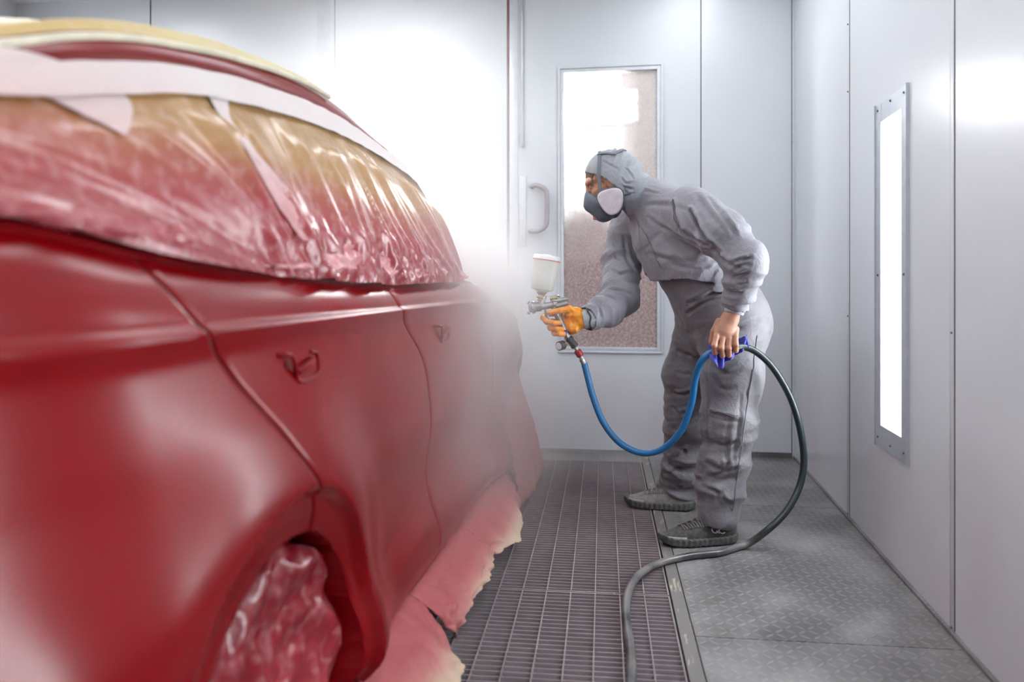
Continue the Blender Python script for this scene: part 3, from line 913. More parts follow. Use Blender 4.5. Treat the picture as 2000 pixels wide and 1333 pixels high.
# cowl, windscreen film, bonnet, nose, tail
def front_sheet(name, rows, mat, parent=car, auto=None):
    m = len(rows[0]); V = [Vector(p) for r in rows for p in r]; F = []
    for i in range(len(rows)-1):
        for j in range(m-1): F.append((i*m+j, i*m+j+1, (i+1)*m+j+1, (i+1)*m+j))
    return mesh(name, V, F, mat, parent, True, auto)
rows = []
for i in range(61):                                   # bonnet between the wing tops
    Y = 3.02+(4.72-3.02)*i/60; b = beltp(Y); hw = b.x-XC; r = []
    for j in range(31):
        s = -1+2*j/30
        yb = Y+.12*(1-s*s)*sst(3.8, 4.7, Y)
        r.append((XC+hw*s, yb, b.z+.06*(1-abs(s)**3)*sst(4.75, 4.1, Y)-.002*0+(.012*math.exp(-((abs(s)-.7)/.08)**2))))
    rows.append(r)
front_sheet('bonnet', rows, M_PAINT)
rows = []
for i in range(21):                                   # nose
    u = i/20; r = []
    for j in range(41):
        s = -1+2*j/40; zt = belt(4.72); z = zt+(.20-zt)*u
        hw = side_x(4.66, max(.25, min(z, zt)))-XC
        yb = 4.70+.14*(1-abs(s)**2.5)+.05*math.sin(math.pi*min(1, u*1.2))
        r.append((XC+hw*s*1.0, min(yb, 4.88), z))
    rows.append(r)
front_sheet('front_bumper', rows, M_PAINT)
rows = []
for i in range(31):                                   # tail: bumper, lid
    u = i/30; r = []
    z = .22+(belt(.22)-.22)*u
    for j in range(41):
        s = -1+2*j/40; hw = side_x(.225, z)-XC
        yb = .225-.20*(1-abs(s)**2.2)-.05*math.sin(math.pi*(1-u))
        r.append((XC-hw*s, yb, z))
    rows.append(r)
front_sheet('rear_bumper', rows, M_PAINT)
rows = []
for i in range(16):
    u = i/15; r = []
    for j in range(31):
        s = -1+2*j/30; Y = .225+(.42-.225)*u
        b = beltp(Y); rr = rail(.45); hw0 = b.x-XC
        r.append((XC-(hw0+(rr.x-b.x)*u)*s, Y-.20*(1-abs(s)**2.2)*(1-u), b.z+(rr.z-b.z)*u+.03*(1-s*s)))
    rows.append(r)
front_sheet('boot_lid', rows, M_PAINT)
M_UNDER = simple('underbody', (.03, .02, .02), .8)
MB().box((XC-.80, .35, .20), (XC+.80, YRW-.36, .24)).box((XC-.80, YRW+.38, .20), (XC+.80, YFW-.38, .24)).box((XC-.55, YRW-.36, .20), (XC+.55, YRW+.38, .26)).box((XC-.55, YFW-.38, .20), (XC+.55, YFW+.38, .26)).build('underbody', M_UNDER, car, False)

# ---- masking paper skirts hanging from the sill (each its own sheet)
t = NT('masking_paper'); p = t.pos(); X, Y, Z = t.sep(p)
n = t.noise(p, 3.5, 4, .6)
near = t.math('ADD', t.rng(X, -.58, -.44), t.math('MULTIPLY', t.math('SUBTRACT', n, .5), .6))
col = t.ramp(near, [(.1, (.33, .06, .065)), (.45, (.40, .13, .12)), (.65, (.48, .27, .21)), (.9, (.54, .42, .30))])
M_PAPER = t.done(t.pr(col, .6, 0, t.bump(t.noise(p, 16, 4), .008, .5)))
def skirt(name, top, bot, label, seed, amp=.022, n=50, m=30):
    T = spline(top, 12); B = spline(bot, 12)
    def samp(L, u): k = u*(len(L)-1); i = min(len(L)-2, int(k)); return L[i].lerp(L[i+1], k-i)
    amp *= .65; V = []; F = []
    for i in range(n+1):
        u = i/n; a = samp(T, u); b = samp(B, u)
        for j in range(m+1):
            s = j/m; p = a.lerp(b, s); p.x += .012*math.sin(math.pi*s)
            c = crumple((u*1.2, s*.5, 0), amp*s**.5, 3.6, seed)+crumple((u, s, 0), amp*.25, 11, seed)
            q = p+Vector((c, .3*c, 0)); q.z = max(.004, q.z)
            V.append(q)
    for i in range(n):
        for j in range(m): F.append((i*(m+1)+j, (i+1)*(m+1)+j, (i+1)*(m+1)+j+1, i*(m+1)+j+1))
    o = mesh(name, V, F, M_PAPER, car)
    md = o.modifiers.new('s', 'SOLIDIFY'); md.thickness = .0015; md.offset = -1
    return o
def sk(Y, z=.18): return (side_x(Y, z)-.004, Y, z)
skirt('masking_paper_sheet', [sk(1.66), sk(1.85), sk(2.05), sk(2.18)], [(-.56, 1.60, .03), (-.50, 1.85, .02), (-.47, 2.05, .01), A(880, 1290, 2.2)[:]],
      'pinkish masking paper sheet hanging from the sill just in front of the rear wheel', 1)
skirt('masking_paper_sheet', [sk(2.14), sk(2.35), sk(2.6), sk(2.78)], [A(876, 1250, 2.3)[:], A(905, 1180, 2.42)[:], A(945, 1125, 2.62)[:], A(952, 1078, 2.85)[:]],
      'short crumpled masking paper flap hanging from the middle of the sill', 3, .03)
skirt('masking_paper_sheet', [sk(2.72), sk(3.0), sk(3.3), sk(3.55)], [A(955, 1085, 2.85)[:], A(985, 1065, 3.0)[:], A(1008, 1050, 3.1)[:], A(1010, 985, 3.5)[:]],
      'masking paper sheet hanging from the sill near the front wheel, with pointed corner', 6, .03)
skirt('masking_paper_sheet', [sk(3.60, .26), (XS-.02, 3.75, .55), (XS-.02, 4.0, .64), (XS-.02, 4.3, .5), (XS-.03, 4.42, .25)],
      [(-.56, 3.5, .02), (-.53, 3.75, .03), (-.52, 4.0, .03), (-.53, 4.3, .03), (-.56, 4.5, .02)],
      'pale masking sheet draped over the front wheel of the car', 8, .03)

# deck under the far side of the car
slab('trim_13', [gp(-2.47, -4.9, 0), gp(-2.47, 2.56, 0), (XL, 4.7, 0), (XL, YN, 0)], -.03, .0, M_TREAD, kind='structure')
# ============================================================ PAINTER
def np3(v): return np.array([v[0], v[1], v[2]], float)
def rp(px_, d): return px_*d/FPX                     # a length seen as px_ at depth d
VIEW = np3(Vector((-SA, CA, 0)))                      # away from the camera
RIGHT = np3(Vector((CA, SA, 0)))
UP = np.array([0., 0., 1.])

class Chain:
    """joints (px, py, depth, radius px) turned into tapered limbs"""
    def __init__(s, pts, side=None, k=1.0):
        s.J = [np3(A(p[0], p[1], p[2])) for p in pts]; s.R = [rp(p[3], p[2]) for p in pts]
        s.side, s.k = side, k
    def f(s, P, grow=0.0, scale=1.0, ks=.02):
        d = None
        for i in range(len(s.J)-1):
            e = bone(P, s.J[i], s.J[i+1], s.R[i]*scale+grow, s.R[i+1]*scale+grow, s.side, s.k)
            d = e if d is None else smin(d, e, ks)
        return d
    def along(s, P):
        """distance along the chain and the angle round it, for the cloth folds"""
        best = np.full(len(P), 1e9); T = np.zeros(len(P)); L0 = 0; D = np.zeros(len(P))
        for i in range(len(s.J)-1):
            a, b = s.J[i], s.J[i+1]; ba = b-a; L = np.linalg.norm(ba)
            t = np.clip((P-a) @ ba/(L*L), 0, 1); q = P-a-t[:, None]*ba; dd = np.linalg.norm(q, axis=1)
            m = dd < best; best[m] = dd[m]; T[m] = L0+t[m]*L; L0 += L
        return T, best

# limbs of the suit (photo pixels, depth, radius in pixels)
torso = Chain([(1268, 388, 3.42, 42), (1312, 438, 3.42, 70), (1352, 500, 3.42, 82), (1392, 560, 3.42, 82)], VIEW, 1.25)
belly = Chain([(1300, 470, 3.42, 60), (1338, 530, 3.42, 62)], VIEW, 1.25)
shoul = Chain([(1345, 408, 3.20, 46), (1262, 420, 3.58, 44)])
hips = Chain([(1360, 530, 3.42, 74), (1392, 575, 3.42, 76), (1418, 625, 3.42, 84)], VIEW, 1.2)
legN = Chain([(1436, 640, 3.32, 64), (1430, 735, 3.28, 57), (1425, 825, 3.25, 52), (1410, 930, 3.24, 48), (1397, 1004, 3.22, 42)])
legF = Chain([(1385, 640, 3.52, 66), (1350, 730, 3.56, 52), (1350, 820, 3.60, 49), (1342, 905, 3.68, 43), (1322, 958, 3.72, 38)])
armN = Chain([(1362, 424, 3.16, 50), (1412, 460, 3.06, 47), (1457, 508, 3.00, 42), (1447, 558, 3.03, 33), (1437, 598, 3.06, 25)])
armF = Chain([(1235, 436, 3.62, 42), (1214, 500, 3.60, 37), (1212, 578, 3.50, 37), (1183, 606, 3.42, 31), (1150, 622, 3.36, 23)])
neck = Chain([(1228, 372, 3.42, 38), (1262, 392, 3.42, 44)])

def suit_f(P):
    d = torso.f(P, ks=.05)
    d = smin(d, belly.f(P), .05); d = smin(d, shoul.f(P), .06)
    d = smin(d, neck.f(P), .04)
    d = smin(d, armN.f(P, ks=.03), .025); d = smin(d, armF.f(P, ks=.03), .03)
    return d
def pants_f(P):
    d = hips.f(P, ks=.04)
    d = smin(d, np.minimum(legN.f(P, ks=.04), legF.f(P, ks=.04)), .045)
    return d

def front_hit(V, N, p):
    """nearest vertex to the photo place p=(px,py), on the camera side"""
    o = np.array([0, 0, CAMH]); t = np3(A(p[0], p[1], 1.0))-o; t /= np.linalg.norm(t)
    q = V-o; s = q @ t; dist = np.linalg.norm(q-s[:, None]*t, axis=1)
    ok = (N @ t) < .2
    c = np.where(ok & (dist < .02), s, 1e9)
    if c.min() > 1e8: c = np.where(ok, dist*50+s, 1e9)
    return V[int(np.argmin(c))]
def strokes(V, N, list_, chunk=True):
    """press fold lines into the cloth; each is (pixel polyline, width m, depth m), ridge alongside"""
    off = np.zeros(len(V))
    for pl, wd, dp in list_:
        L = [front_hit(V, N, p) for p in pl]
        L = [np3(v) for v in spline([Vector(x) for x in L], 5)]
        lo_ = np.min(L, 0)-4*wd; hi_ = np.max(L, 0)+4*wd
        m = np.all((V > lo_) & (V < hi_), axis=1); Q = V[m]
        if not len(Q): continue
        best = np.full(len(Q), 1e9); tt = np.zeros(len(Q)); sg = np.zeros(len(Q))
        for i in range(len(L)-1):
            a, b = L[i], L[i+1]; ba = b-a; l2 = max(ba @ ba, 1e-12)
            t = np.clip((Q-a) @ ba/l2, 0, 1); q = Q-a-t[:, None]*ba; dd = np.linalg.norm(q, axis=1)
            k = dd < best; best[k] = dd[k]; tt[k] = (i+t[k])/(len(L)-1)
            c = np.cross(ba, q); sgn = np.sign(np.einsum('ij,ij->i', c, N[m])); sg[k] = sgn[k]
        fade = np.sin(np.pi*np.clip(tt*.9+.05, 0, 1))**.6
        g = -dp*np.exp(-(best/wd)**2)+.55*dp*np.exp(-((best-1.7*wd)/(1.1*wd))**2)*(.6+.4*sg)
        off[m] += g*fade
    return off
def cloth_noise(V, T, R, freq, amp, seed, stretch=.35):
    """wrinkles running round a limb: fast along it, slow round it"""
    out = np.zeros(len(V))
    for i in range(len(V)):
        a = noise.noise(Vector((T[i]*freq, V[i][0]*freq*stretch+seed, V[i][2]*freq*stretch)))
        b = noise.noise(Vector((T[i]*freq*2.3+V[i][0]*9, V[i][1]*freq*.7, seed*2+V[i][2]*freq*.5)))
        out[i] = amp*(.5-abs(a)*2.2)+amp*.45*(.5-abs(b)*2)
    return out
def to_obj(name, V, Q, mat, parent=None):
    return mesh(name, V, Q, mat, parent, True)

def cloth_mat(name, a, b):
    t = NT(name); p = t.pos()
    n = t.noise(p, 9, 4, .6); fine = t.noise(p, 420, 2)
    spk = t.math('MULTIPLY', t.rng(t.voronoi(p, 38), .10, .05), t.rng(t.noise(p, 6, 2), .52, .6))
    col = t.mix(t.rng(n, .3, .7), a, b)
    col = t.mix(t.math('MULTIPLY', spk, .6), col, (.06, .05, .07))
    wr = t.noise(p, 32, 5, .6, .6)
    nm = t.bump(t.math('ADD', wr, t.math('MULTIPLY', fine, .05)), .009, .5)
    return t.done(t.pr(col, .62, 0, nm, Sheen_Weight=.2))
M_SUIT = cloth_mat('grey_coverall_cloth', (.205, .197, .230), (.262, .252, .292))
M_PANT = cloth_mat('grey_trouser_cloth', (.135, .127, .142), (.19, .18, .202))
M_HOOD = cloth_mat('grey_hood_cloth', (.26, .275, .31), (.32, .335, .37))
M_CUFF = simple('pale_cuff', (.42, .46, .50), .8, 0, .08, 60)
M_CORD = simple('dark_elastic', (.05, .05, .065), .8)
t = NT('skin'); p = t.pos()
M_SKIN = t.done(t.pr(t.ramp(t.noise(p, 22, 4), [(.3, (.42, .19, .12)), (.7, (.52, .26, .175))]), .5, 0, t.bump(t.noise(p, 160, 3), .0012, .5), Subsurface_Weight=.12, Subsurface_Scale=.01))
M_HAIR = simple('brown_hair', (.17, .10, .06), .6, 0, .4, 120)
M_LIPS = simple('lip', (.35, .13, .11), .5)
M_MASK = simple('blue_grey_rubber', (.085, .105, .14), .45, 0, .1, 30)
M_FILT = simple('white_filter', (.60, .55, .60), .75, 0, .08, 40, .001)
M_MASKP = simple('red_brown_valve', (.35, .12, .10), .5)
M_STRAP = simple('strap_band', (.15, .17, .21), .7)
M_GLOVE = simple('orange_nitrile', (.95, .33, .012), .38, 0, .12, 45, .001, Subsurface_Weight=.1, Subsurface_Scale=.01)

# ---- head frame: the man looks left and down at the car
HC = np3(A(1190, 356, 3.40))
tilt = math.radians(24)
hf = -RIGHT*math.cos(tilt)-UP*math.sin(tilt)+VIEW*.10; hf /= np.linalg.norm(hf)   # where he looks
hs = np.cross(UP, hf); hs /= np.linalg.norm(hs)                                    # his left, towards the camera
if hs @ VIEW > 0: hs = -hs
hu = np.cross(hf, hs); hu = hu if hu[2] > 0 else -hu
def H(f_, s_, u_): return HC+hf*f_+hs*s_+hu*u_
HR = np.stack([hf, hs, hu], 1)

handN_w = np3(A(1434, 606, 3.06))
def head_f(P):
    d = ellip(P, H(-.012, 0, .025), (.098, .077, .10), HR)
    d = smin(d, ellip(P, H(.035, 0, -.065), (.055, .054, .066), HR), .04)        # jaw and face
    d = smin(d, ellip(P, H(.068, 0, -.112), (.024, .028, .022), HR), .025)       # chin
    d = smin(d, ellip(P, H(.072, 0, .032), (.020, .052, .014), HR), .02)         # brow ridge
    for s_ in (1, -1):
        d = smin(d, ellip(P, H(.055, s_*.042, -.018), (.026, .020, .018), HR), .02)   # cheek bones
        d = -smin(-d, ellip(P, H(.092, s_*.031, .010), (.016, .019, .013), HR), .012)  # eye sockets
        d = smin(d, ellip(P, H(.074, s_*.031, .008), (.0125, .0125, .0125), HR), .003)
        d = smin(d, ellip(P, H(-.005, s_*.076, -.010), (.020, .008, .032), HR), .008)  # ears
    d = smin(d, bone(P, H(.088, 0, .018), H(.112, 0, -.026), .008, .013), .012)  # nose
    d = smin(d, ellip(P, H(.098, 0, -.030), (.013, .018, .009), HR), .008)
    d = smin(d, ellip(P, H(.085, 0, -.058), (.012, .024, .012), HR), .012)       # mouth
    return d

def finger(pts, r0, r1):
    return [(np3(a), np3(b), r0+(r1-r0)*i/(len(pts)-1), r0+(r1-r0)*(i+1)/(len(pts)-1)) for i, (a, b) in enumerate(zip(pts, pts[1:]))]
# bare left hand: back of the hand to the camera, four fingers closed over the hose
NF = []
for i, (x0, y0, x1, y1, x2, y2) in enumerate([(1399, 655, 1395, 675, 1397, 690), (1411, 659, 1409, 680, 1411, 696), (1424, 659, 1423, 681, 1424, 695), (1436, 655, 1437, 674, 1437, 686)]):
    NF.append(finger([A(x0+2, y0-12, 3.065), A(x0, y0+3, 3.045), A(x1, y1, 3.035), A(x2, y2-1, 3.055), A(x2, y2-8, 3.085)], .0112, .0088))
NT_ = finger([A(1404, 628, 3.075), A(1394, 648, 3.08), A(1390, 668, 3.085), A(1397, 680, 3.09)], .0125, .0095)
def handN_f(P):
    d = bone(P, handN_w, np3(A(1428, 620, 3.06)), .026, .027, VIEW, .85)
    d = smin(d, bone(P, np3(A(1424, 626, 3.06)), np3(A(1417, 650, 3.055)), .033, .037, VIEW, .55), .02)
    for F_ in NF+[NT_]:
        e = None
        for a, b, r0, r1 in F_:
            q = bone(P, a, b, r0, r1); e = q if e is None else smin(e, q, .004)
        d = smin(d, e, .006)
    return d

# the body under the suit, head to feet, as one figure: coarse trunk, fine head and hand
def body_f(P):
    d = torso.f(P, -.05, ks=.05)
    d = smin(d, hips.f(P, -.05), .05); d = smin(d, shoul.f(P, -.038), .05)
    d = smin(d, bone(P, H(-.02, 0, -.05), np3(A(1262, 392, 3.42)), .058, .066), .04)
    d = smin(d, head_f(P), .02)
    for l in (legN, legF): d = smin(d, l.f(P, -.036), .04)
    for l in (armN, armF): d = smin(d, l.f(P, -.027 if l is armN else -.034), .02)
    d = smin(d, bone(P, armF.J[-1], np3(A(1130, 625, 3.36)), .020, .026, VIEW, .8), .01)
    d = smin(d, handN_f(P), .012)
    return d
def bbox(chains, pad=.12):
    J = np.concatenate([np.array(c.J) for c in chains]); return J.min(0)-pad, J.max(0)+pad
def joined(name, parts_, mat, parent=None):
    V = []; Q = []; n = 0
    for v, q in parts_: V.append(v); Q.append(q+n); n += len(v)
    return to_obj(name, np.concatenate(V), np.concatenate(Q), mat, parent)
lo_, hi_ = bbox([torso, hips, legN, legF, armN, armF, neck]); lo_[2] = .09; hi_[2] = 1.5
vB, qB = surface_nets(body_f, lo_+[-.15, 0, 0], hi_+[0, 0, .22], .0085)
person = to_obj('person', vB, qB, M_SKIN)
tag(person, 'person in grey hooded coverall and respirator, bending forward, holding a spray gun', 'person')
# finer face and hand carried on the same figure
def sharpen(obj, fn, lo2, hi2, h):
    v2, q2 = surface_nets(fn, lo2, hi2, h); v2 = relax(v2, q2, 1, .4)
    me = obj.data; n = len(me.vertices)
    V = np.empty(n*3); me.vertices.foreach_get('co', V); V = V.reshape(-1, 3)
    F = [tuple(p_.vertices) for p_ in me.polygons]
    F2 = [tuple(int(i)+n for i in f) for f in q2]
    new = bpy.data.meshes.new(obj.name); new.from_pydata([tuple(a) for a in V]+[tuple(a) for a in v2], [], F+F2); new.update()
    new.polygons.foreach_set('use_smooth', [True]*len(new.polygons)); new.materials.append(me.materials[0]); obj.data = new
def fine_body(P):
    d = smin(body_coarse_cut(P), head_f(P)-.0012, .02) if False else head_f(P)-.0015
    return d
sharpen(person, fine_body, HC-.16, HC+.16, .003)
hn = np3(A(1417, 645, 3.06))
sharpen(person, lambda P: handN_f(P)-.001, hn-np.array([.09, .09, .13]), hn+np.array([.09, .09, .11]), .0021)

# finger nails of the bare hand
# ---- jacket
lo_, hi_ = bbox([torso, belly, shoul, armN, armF, neck], .17)
vS, qS = surface_nets(suit_f, lo_, hi_, .0062)
wristN, wristF = armN.J[-1], armF.J[-1]
# cut: below the waist line the trousers take over; wrists end in cuffs
def cutmask(V, keep):
    return keep(V)
def trim(V, Q, keep):
    k = keep(V); m = k[Q].all(1); Q = Q[m]; used = np.unique(Q); mp = -np.ones(len(V), int); mp[used] = np.arange(len(used))
    return V[used], mp[Q]
def plane_px(V):
    """photo place of each vertex"""
    q = V-np.array([0, 0, CAMH]); d = q @ VIEW; return 1000+FPX*(q @ RIGHT)/d, HOR-FPX*q[:, 2]/d, d
vS = relax(vS, qS, 2, .5)
N = vnormals(vS, qS)
TN, DN = armN.along(vS); TF, DF = armF.along(vS); TT, DT = torso.along(vS)
rN = np.exp(-np.maximum(0, DN-.11)/.02); rF = np.exp(-np.maximum(0, DF-.10)/.02)
isN = (DN < DT*.75) & (DN < DF); isF = (DF < DT*.75) & (DF < DN)
off = np.zeros(len(vS))
iN, iF = np.where(isN)[0], np.where(isF)[0]; iT = np.where(~isN & ~isF)[0]
def seg_amp(T, a0, a1, L): return a0+(a1-a0)*np.clip(T/L, 0, 1)
off[iN] = cloth_noise(vS[iN], TN[iN], None, 13, .010, 2)*seg_amp(TN[iN], .45, 1.1, .42)
off[iF] = cloth_noise(vS[iF], TF[iF], None, 13, .012, 5)*seg_amp(TF[iF], .8, 1.1, .5)
off[iT] = cloth_noise(vS[iT], TT[iT]+vS[iT][:, 2]*.3, None, 6.5, .009, 9)
J_ = [([(1305, 395), (1318, 440), (1338, 468), (1372, 486)], .008, .034), ([(1341, 405), (1352, 440), (1375, 478), (1398, 500)], .008, .034),
      ([(1330, 455), (1352, 472), (1385, 482)], .008, .016), ([(1372, 486), (1400, 512), (1428, 522)], .010, .018),
      ([(1365, 372), (1385, 410), (1410, 440)], .012, .012), ([(1390, 380), (1415, 415), (1440, 450)], .010, .010),
      ([(1425, 518), (1450, 508), (1475, 500)], .007, .016), ([(1428, 532), (1450, 526), (1470, 524)], .007, .012), ([(1425, 545), (1445, 545), (1462, 540)], .006, .010),
      ([(1260, 425), (1300, 455), (1345, 480), (1385, 500)], .010, .010), ([(1215, 455), (1232, 500), (1250, 535)], .008, .012),
      ([(1240, 435), (1245, 480), (1262, 520)], .006, .010), ([(1300, 520), (1340, 532), (1390, 530)], .010, .010), ([(1262, 500), (1320, 515), (1380, 515)], .012, .010),
      ([(1196, 520), (1215, 528), (1245, 528)], .007, .012), ([(1186, 555), (1210, 558), (1240, 572)], .007, .014), ([(1182, 568), (1200, 572), (1222, 590)], .006, .012),
      ([(1165, 590), (1178, 605), (1182, 625)], .006, .008), ([(1235, 372), (1255, 366), (1280, 372)], .006, .008), ([(1255, 400), (1290, 396), (1330, 404)], .010, .008),
      ([(1185, 460), (1198, 475), (1212, 478)], .005, .008), ([(1183, 485), (1197, 497), (1215, 500)], .005, .008), ([(1430, 560), (1445, 566), (1460, 562)], .005, .008), ([(1426, 576), (1442, 583), (1455, 580)], .005, .008)]
off += strokes(vS, N, J_)
vS = vS+N*off[:, None]
px_, py_, dd_ = plane_px(vS)
hem = 549+3*np.sin(px_*.06)+(px_-1340)*.02
belowhem = (py_ > hem) & ~isN & ~isF
wa = (vS-wristN) @ ((armN.J[-1]-armN.J[-2])/np.linalg.norm(armN.J[-1]-armN.J[-2]))
wf = (vS-wristF) @ ((armF.J[-1]-armF.J[-2])/np.linalg.norm(armF.J[-1]-armF.J[-2]))
keep = ~belowhem & ~((py_ > hem) & (px_ > 1251) & isF) & ~(isN & (wa > 0.006)) & ~(isF & (wf > 0.012))
k = keep[qS].all(1); qS2 = qS[k]; used = np.unique(qS2); mp = -np.ones(len(vS), int); mp[used] = np.arange(len(used))
jacket = to_obj('jacket', vS[used], mp[qS2], M_SUIT, person)
sd_ = jacket.modifiers.new('s', 'SOLIDIFY'); sd_.thickness = .004; sd_.offset = -1

# ---- trousers
lo_, hi_ = bbox([hips, legN, legF], .16)
def pants2(P):
    return pants_f(P)
vP, qP = surface_nets(pants2, lo_, hi_, .0068); vP = relax(vP, qP, 2, .5)
N = vnormals(vP, qP)
T1, D1 = legN.along(vP); T2, D2 = legF.along(vP)
nearL = D1 < D2
off = np.zeros(len(vP)); i1 = np.where(nearL)[0]; i2 = np.where(~nearL)[0]
off[i1] = cloth_noise(vP[i1], T1[i1], None, 9, .010, 3, .5)*(.5+1.0*np.clip((T1[i1]-.25)/.4, 0, 1))
off[i2] = cloth_noise(vP[i2], T2[i2], None, 10, .012, 6, .5)*(.5+1.0*np.clip((T2[i2]-.15)/.4, 0, 1))
P_ = [([(1395, 668), (1440, 650), (1490, 625)], .012, .016), ([(1340, 600), (1385, 575), (1430, 555)], .010, .020), ([(1335, 618), (1370, 600), (1420, 580)], .008, .014),
      ([(1376, 700), (1374, 800), (1368, 900)], .008, .012), ([(1480, 700), (1462, 800), (1445, 920)], .004, .004),
      ([(1378, 800), (1400, 808), (1430, 806)], .006, .014), ([(1378, 812), (1410, 826), (1450, 822)], .008, .010),
      ([(1385, 870), (1410, 880), (1445, 870)], .008, .012), ([(1372, 905), (1400, 920), (1445, 900)], .010, .015), ([(1370, 930), (1405, 935), (1448, 918)], .008, .013), ([(1365, 955), (1395, 970), (1402, 990)], .008, .014), ([(1405, 965), (1420, 985), (1440, 990)], .007, .010),
      ([(1420, 830), (1416, 880), (1428, 930)], .008, .010), ([(1455, 780), (1450, 850), (1440, 900)], .007, .008), ([(1385, 740), (1400, 760), (1440, 765)], .010, .008), ([(1385, 715), (1420, 722), (1470, 705)], .010, .008),
      ([(1305, 770), (1330, 778), (1360, 770)], .008, .012), ([(1308, 800), (1335, 815), (1362, 812)], .009, .014), ([(1310, 840), (1330, 855), (1360, 850)], .008, .014), ([(1305, 900), (1330, 892), (1358, 905)], .009, .018), ([(1290, 925), (1320, 925), (1355, 940)], .010, .018), ([(1295, 945), (1325, 960), (1358, 965)], .008, .010),
      ([(1315, 690), (1340, 700), (1362, 730)], .010, .012), ([(1318, 735), (1340, 738), (1360, 745)], .008, .010)]
off += strokes(vP, N, P_)
vP = vP+N*off[:, None]
px_, py_, dd_ = plane_px(vP)
up_ok = py_ > 512
lN = (legN.J[-1]-legN.J[-2])/np.linalg.norm(legN.J[-1]-legN.J[-2]); lF = (legF.J[-1]-legF.J[-2])/np.linalg.norm(legF.J[-1]-legF.J[-2])
cN = (vP-legN.J[-1]) @ lN; cF = (vP-legF.J[-1]) @ lF
keep = up_ok & ~(nearL & (cN > .052)) & ~(~nearL & (cF > .045))
k = keep[qP].all(1); q2 = qP[k]; used = np.unique(q2); mp = -np.ones(len(vP), int); mp[used] = np.arange(len(used))
trousers = to_obj('trousers', vP[used], mp[q2], M_PANT, person)
sd_ = trousers.modifiers.new('s', 'SOLIDIFY'); sd_.thickness = .004; sd_.offset = -1
vPf, nPf = vP, vnormals(vP, qP)
# seam down the side of the near leg, jacket hem, pocket, knee patch stitching
def surf_line(V, N, pts, r, name, mat, parent, lift=.0015, n=7):
    pts = [(q.x, q.y) for q in spline([(a, b, 0) for a, b in pts], 4)]
    L = [Vector(front_hit(V, N, p))+Vector(N[int(np.argmin(np.linalg.norm(V-front_hit(V, N, p), axis=1)))])*lift for p in pts]
    return MB().tube(spline(L, n), r, 6).build(name, mat, parent)
M_STITCH = simple('dark_stitching', (.14, .135, .155), .8)
surf_line(vPf, nPf, [(1487, 660), (1482, 700), (1474, 760), (1464, 820), (1456, 880), (1448, 940), (1440, 1000)], .0018, 'side_seam', M_STITCH, trousers)
surf_line(vPf, nPf, [(1377, 806), (1400, 808), (1425, 812), (1450, 806)], .0014, 'knee_seam', M_STITCH, trousers)
NS = vnormals(vS, qS)
surf_line(vS, NS, [(1226, 415), (1245, 445), (1262, 480), (1276, 512), (1283, 528)], .0020, 'zip_flap_seam', M_STITCH, jacket)
surf_line(vS, NS, [(1305, 385), (1308, 410), (1314, 440)], .0014, 'sleeve_seam', M_STITCH, jacket)

# ---- cuffs (elastic end of the sleeves)
def cuff(p0, p1, r0, r1, name, mat=M_CUFF, ribs=5):
    b = MB(); pts = []; R = []
    for i in range(13):
        u = i/12; pts.append(Vector(p0).lerp(Vector(p1), u)); R.append(r0+(r1-r0)*u+.0012*math.sin(u*ribs*6.28))
    b.tube(pts, R, 28); return b.build(name, mat, jacket, True, 60)
a0 = armN.J[-1]; a1 = np3(A(1433, 612, 3.06)); cuff(a0-(a1-a0)*.6, a1, .041, .037, 'cuff')
f0 = armF.J[-1]; f1 = np3(A(1138, 624, 3.36)); cuff(f0-(f1-f0)*1.6, f1, .046, .041, 'cuff')
for (c, r) in ((Vector(armN.J[-1])*.8+Vector(a1)*.2, .045), (Vector(armF.J[-1]), .050)):
    dirn = Vector(a1-a0) if r < .047 else Vector(f1-f0); dirn.normalize()
    u = dirn.orthogonal().normalized(); v = dirn.cross(u)
    MB().tube([c+(u*math.cos(t_)+v*math.sin(t_))*(r+.0015*math.sin(t_*9))+dirn*.004*math.sin(t_*5) for t_ in np.linspace(0, 2*math.pi, 60)], .0035, 6, False).build('elastic_band', M_CORD, jacket)

# ---- hood
def hood_f(P):
    q = (P-HC) @ HR
    d = ellip(P, H(-.022, 0, .022), (.117, .094, .112), HR)
    d = smin(d, ellip(P, H(-.050, 0, -.045), (.088, .092, .085), HR), .05)
    d = smin(d, bone(P, H(-.06, 0, -.07), np3(A(1256, 388, 3.42)), .088, .092), .05)
    return d
vH, qH = surface_nets(hood_f, HC-.26, HC+.26, .0046); vH = relax(vH, qH, 1, .5)
N = vnormals(vH, qH); q = (vH-HC) @ HR
off = np.zeros(len(vH))
for i in range(len(vH)):
    a, s_, u_ = q[i]
    r = math.hypot(a+.02, u_); 
    pleat = noise.noise(Vector((u_*34+a*26, s_*7, a*9)))
    wgt = min(1, max(.12, (-a-.01)/.06))
    off[i] = .008*(.4-abs(pleat)*2)*wgt+.0028*noise.noise(Vector((a*20, s_*20, u_*20)))
off += strokes(vH, N, [([(1213, 340), (1228, 350), (1245, 352)], .004, .009), ([(1212, 352), (1228, 362), (1246, 364)], .004, .009), ([(1216, 364), (1230, 373), (1246, 374)], .004, .008),
                       ([(1218, 374), (1232, 384), (1246, 384)], .004, .008), ([(1226, 318), (1236, 330), (1244, 345)], .004, .006), ([(1160, 305), (1185, 312), (1205, 322)], .005, .004)])
vH = vH+N*off[:, None]; q = (vH-HC) @ HR
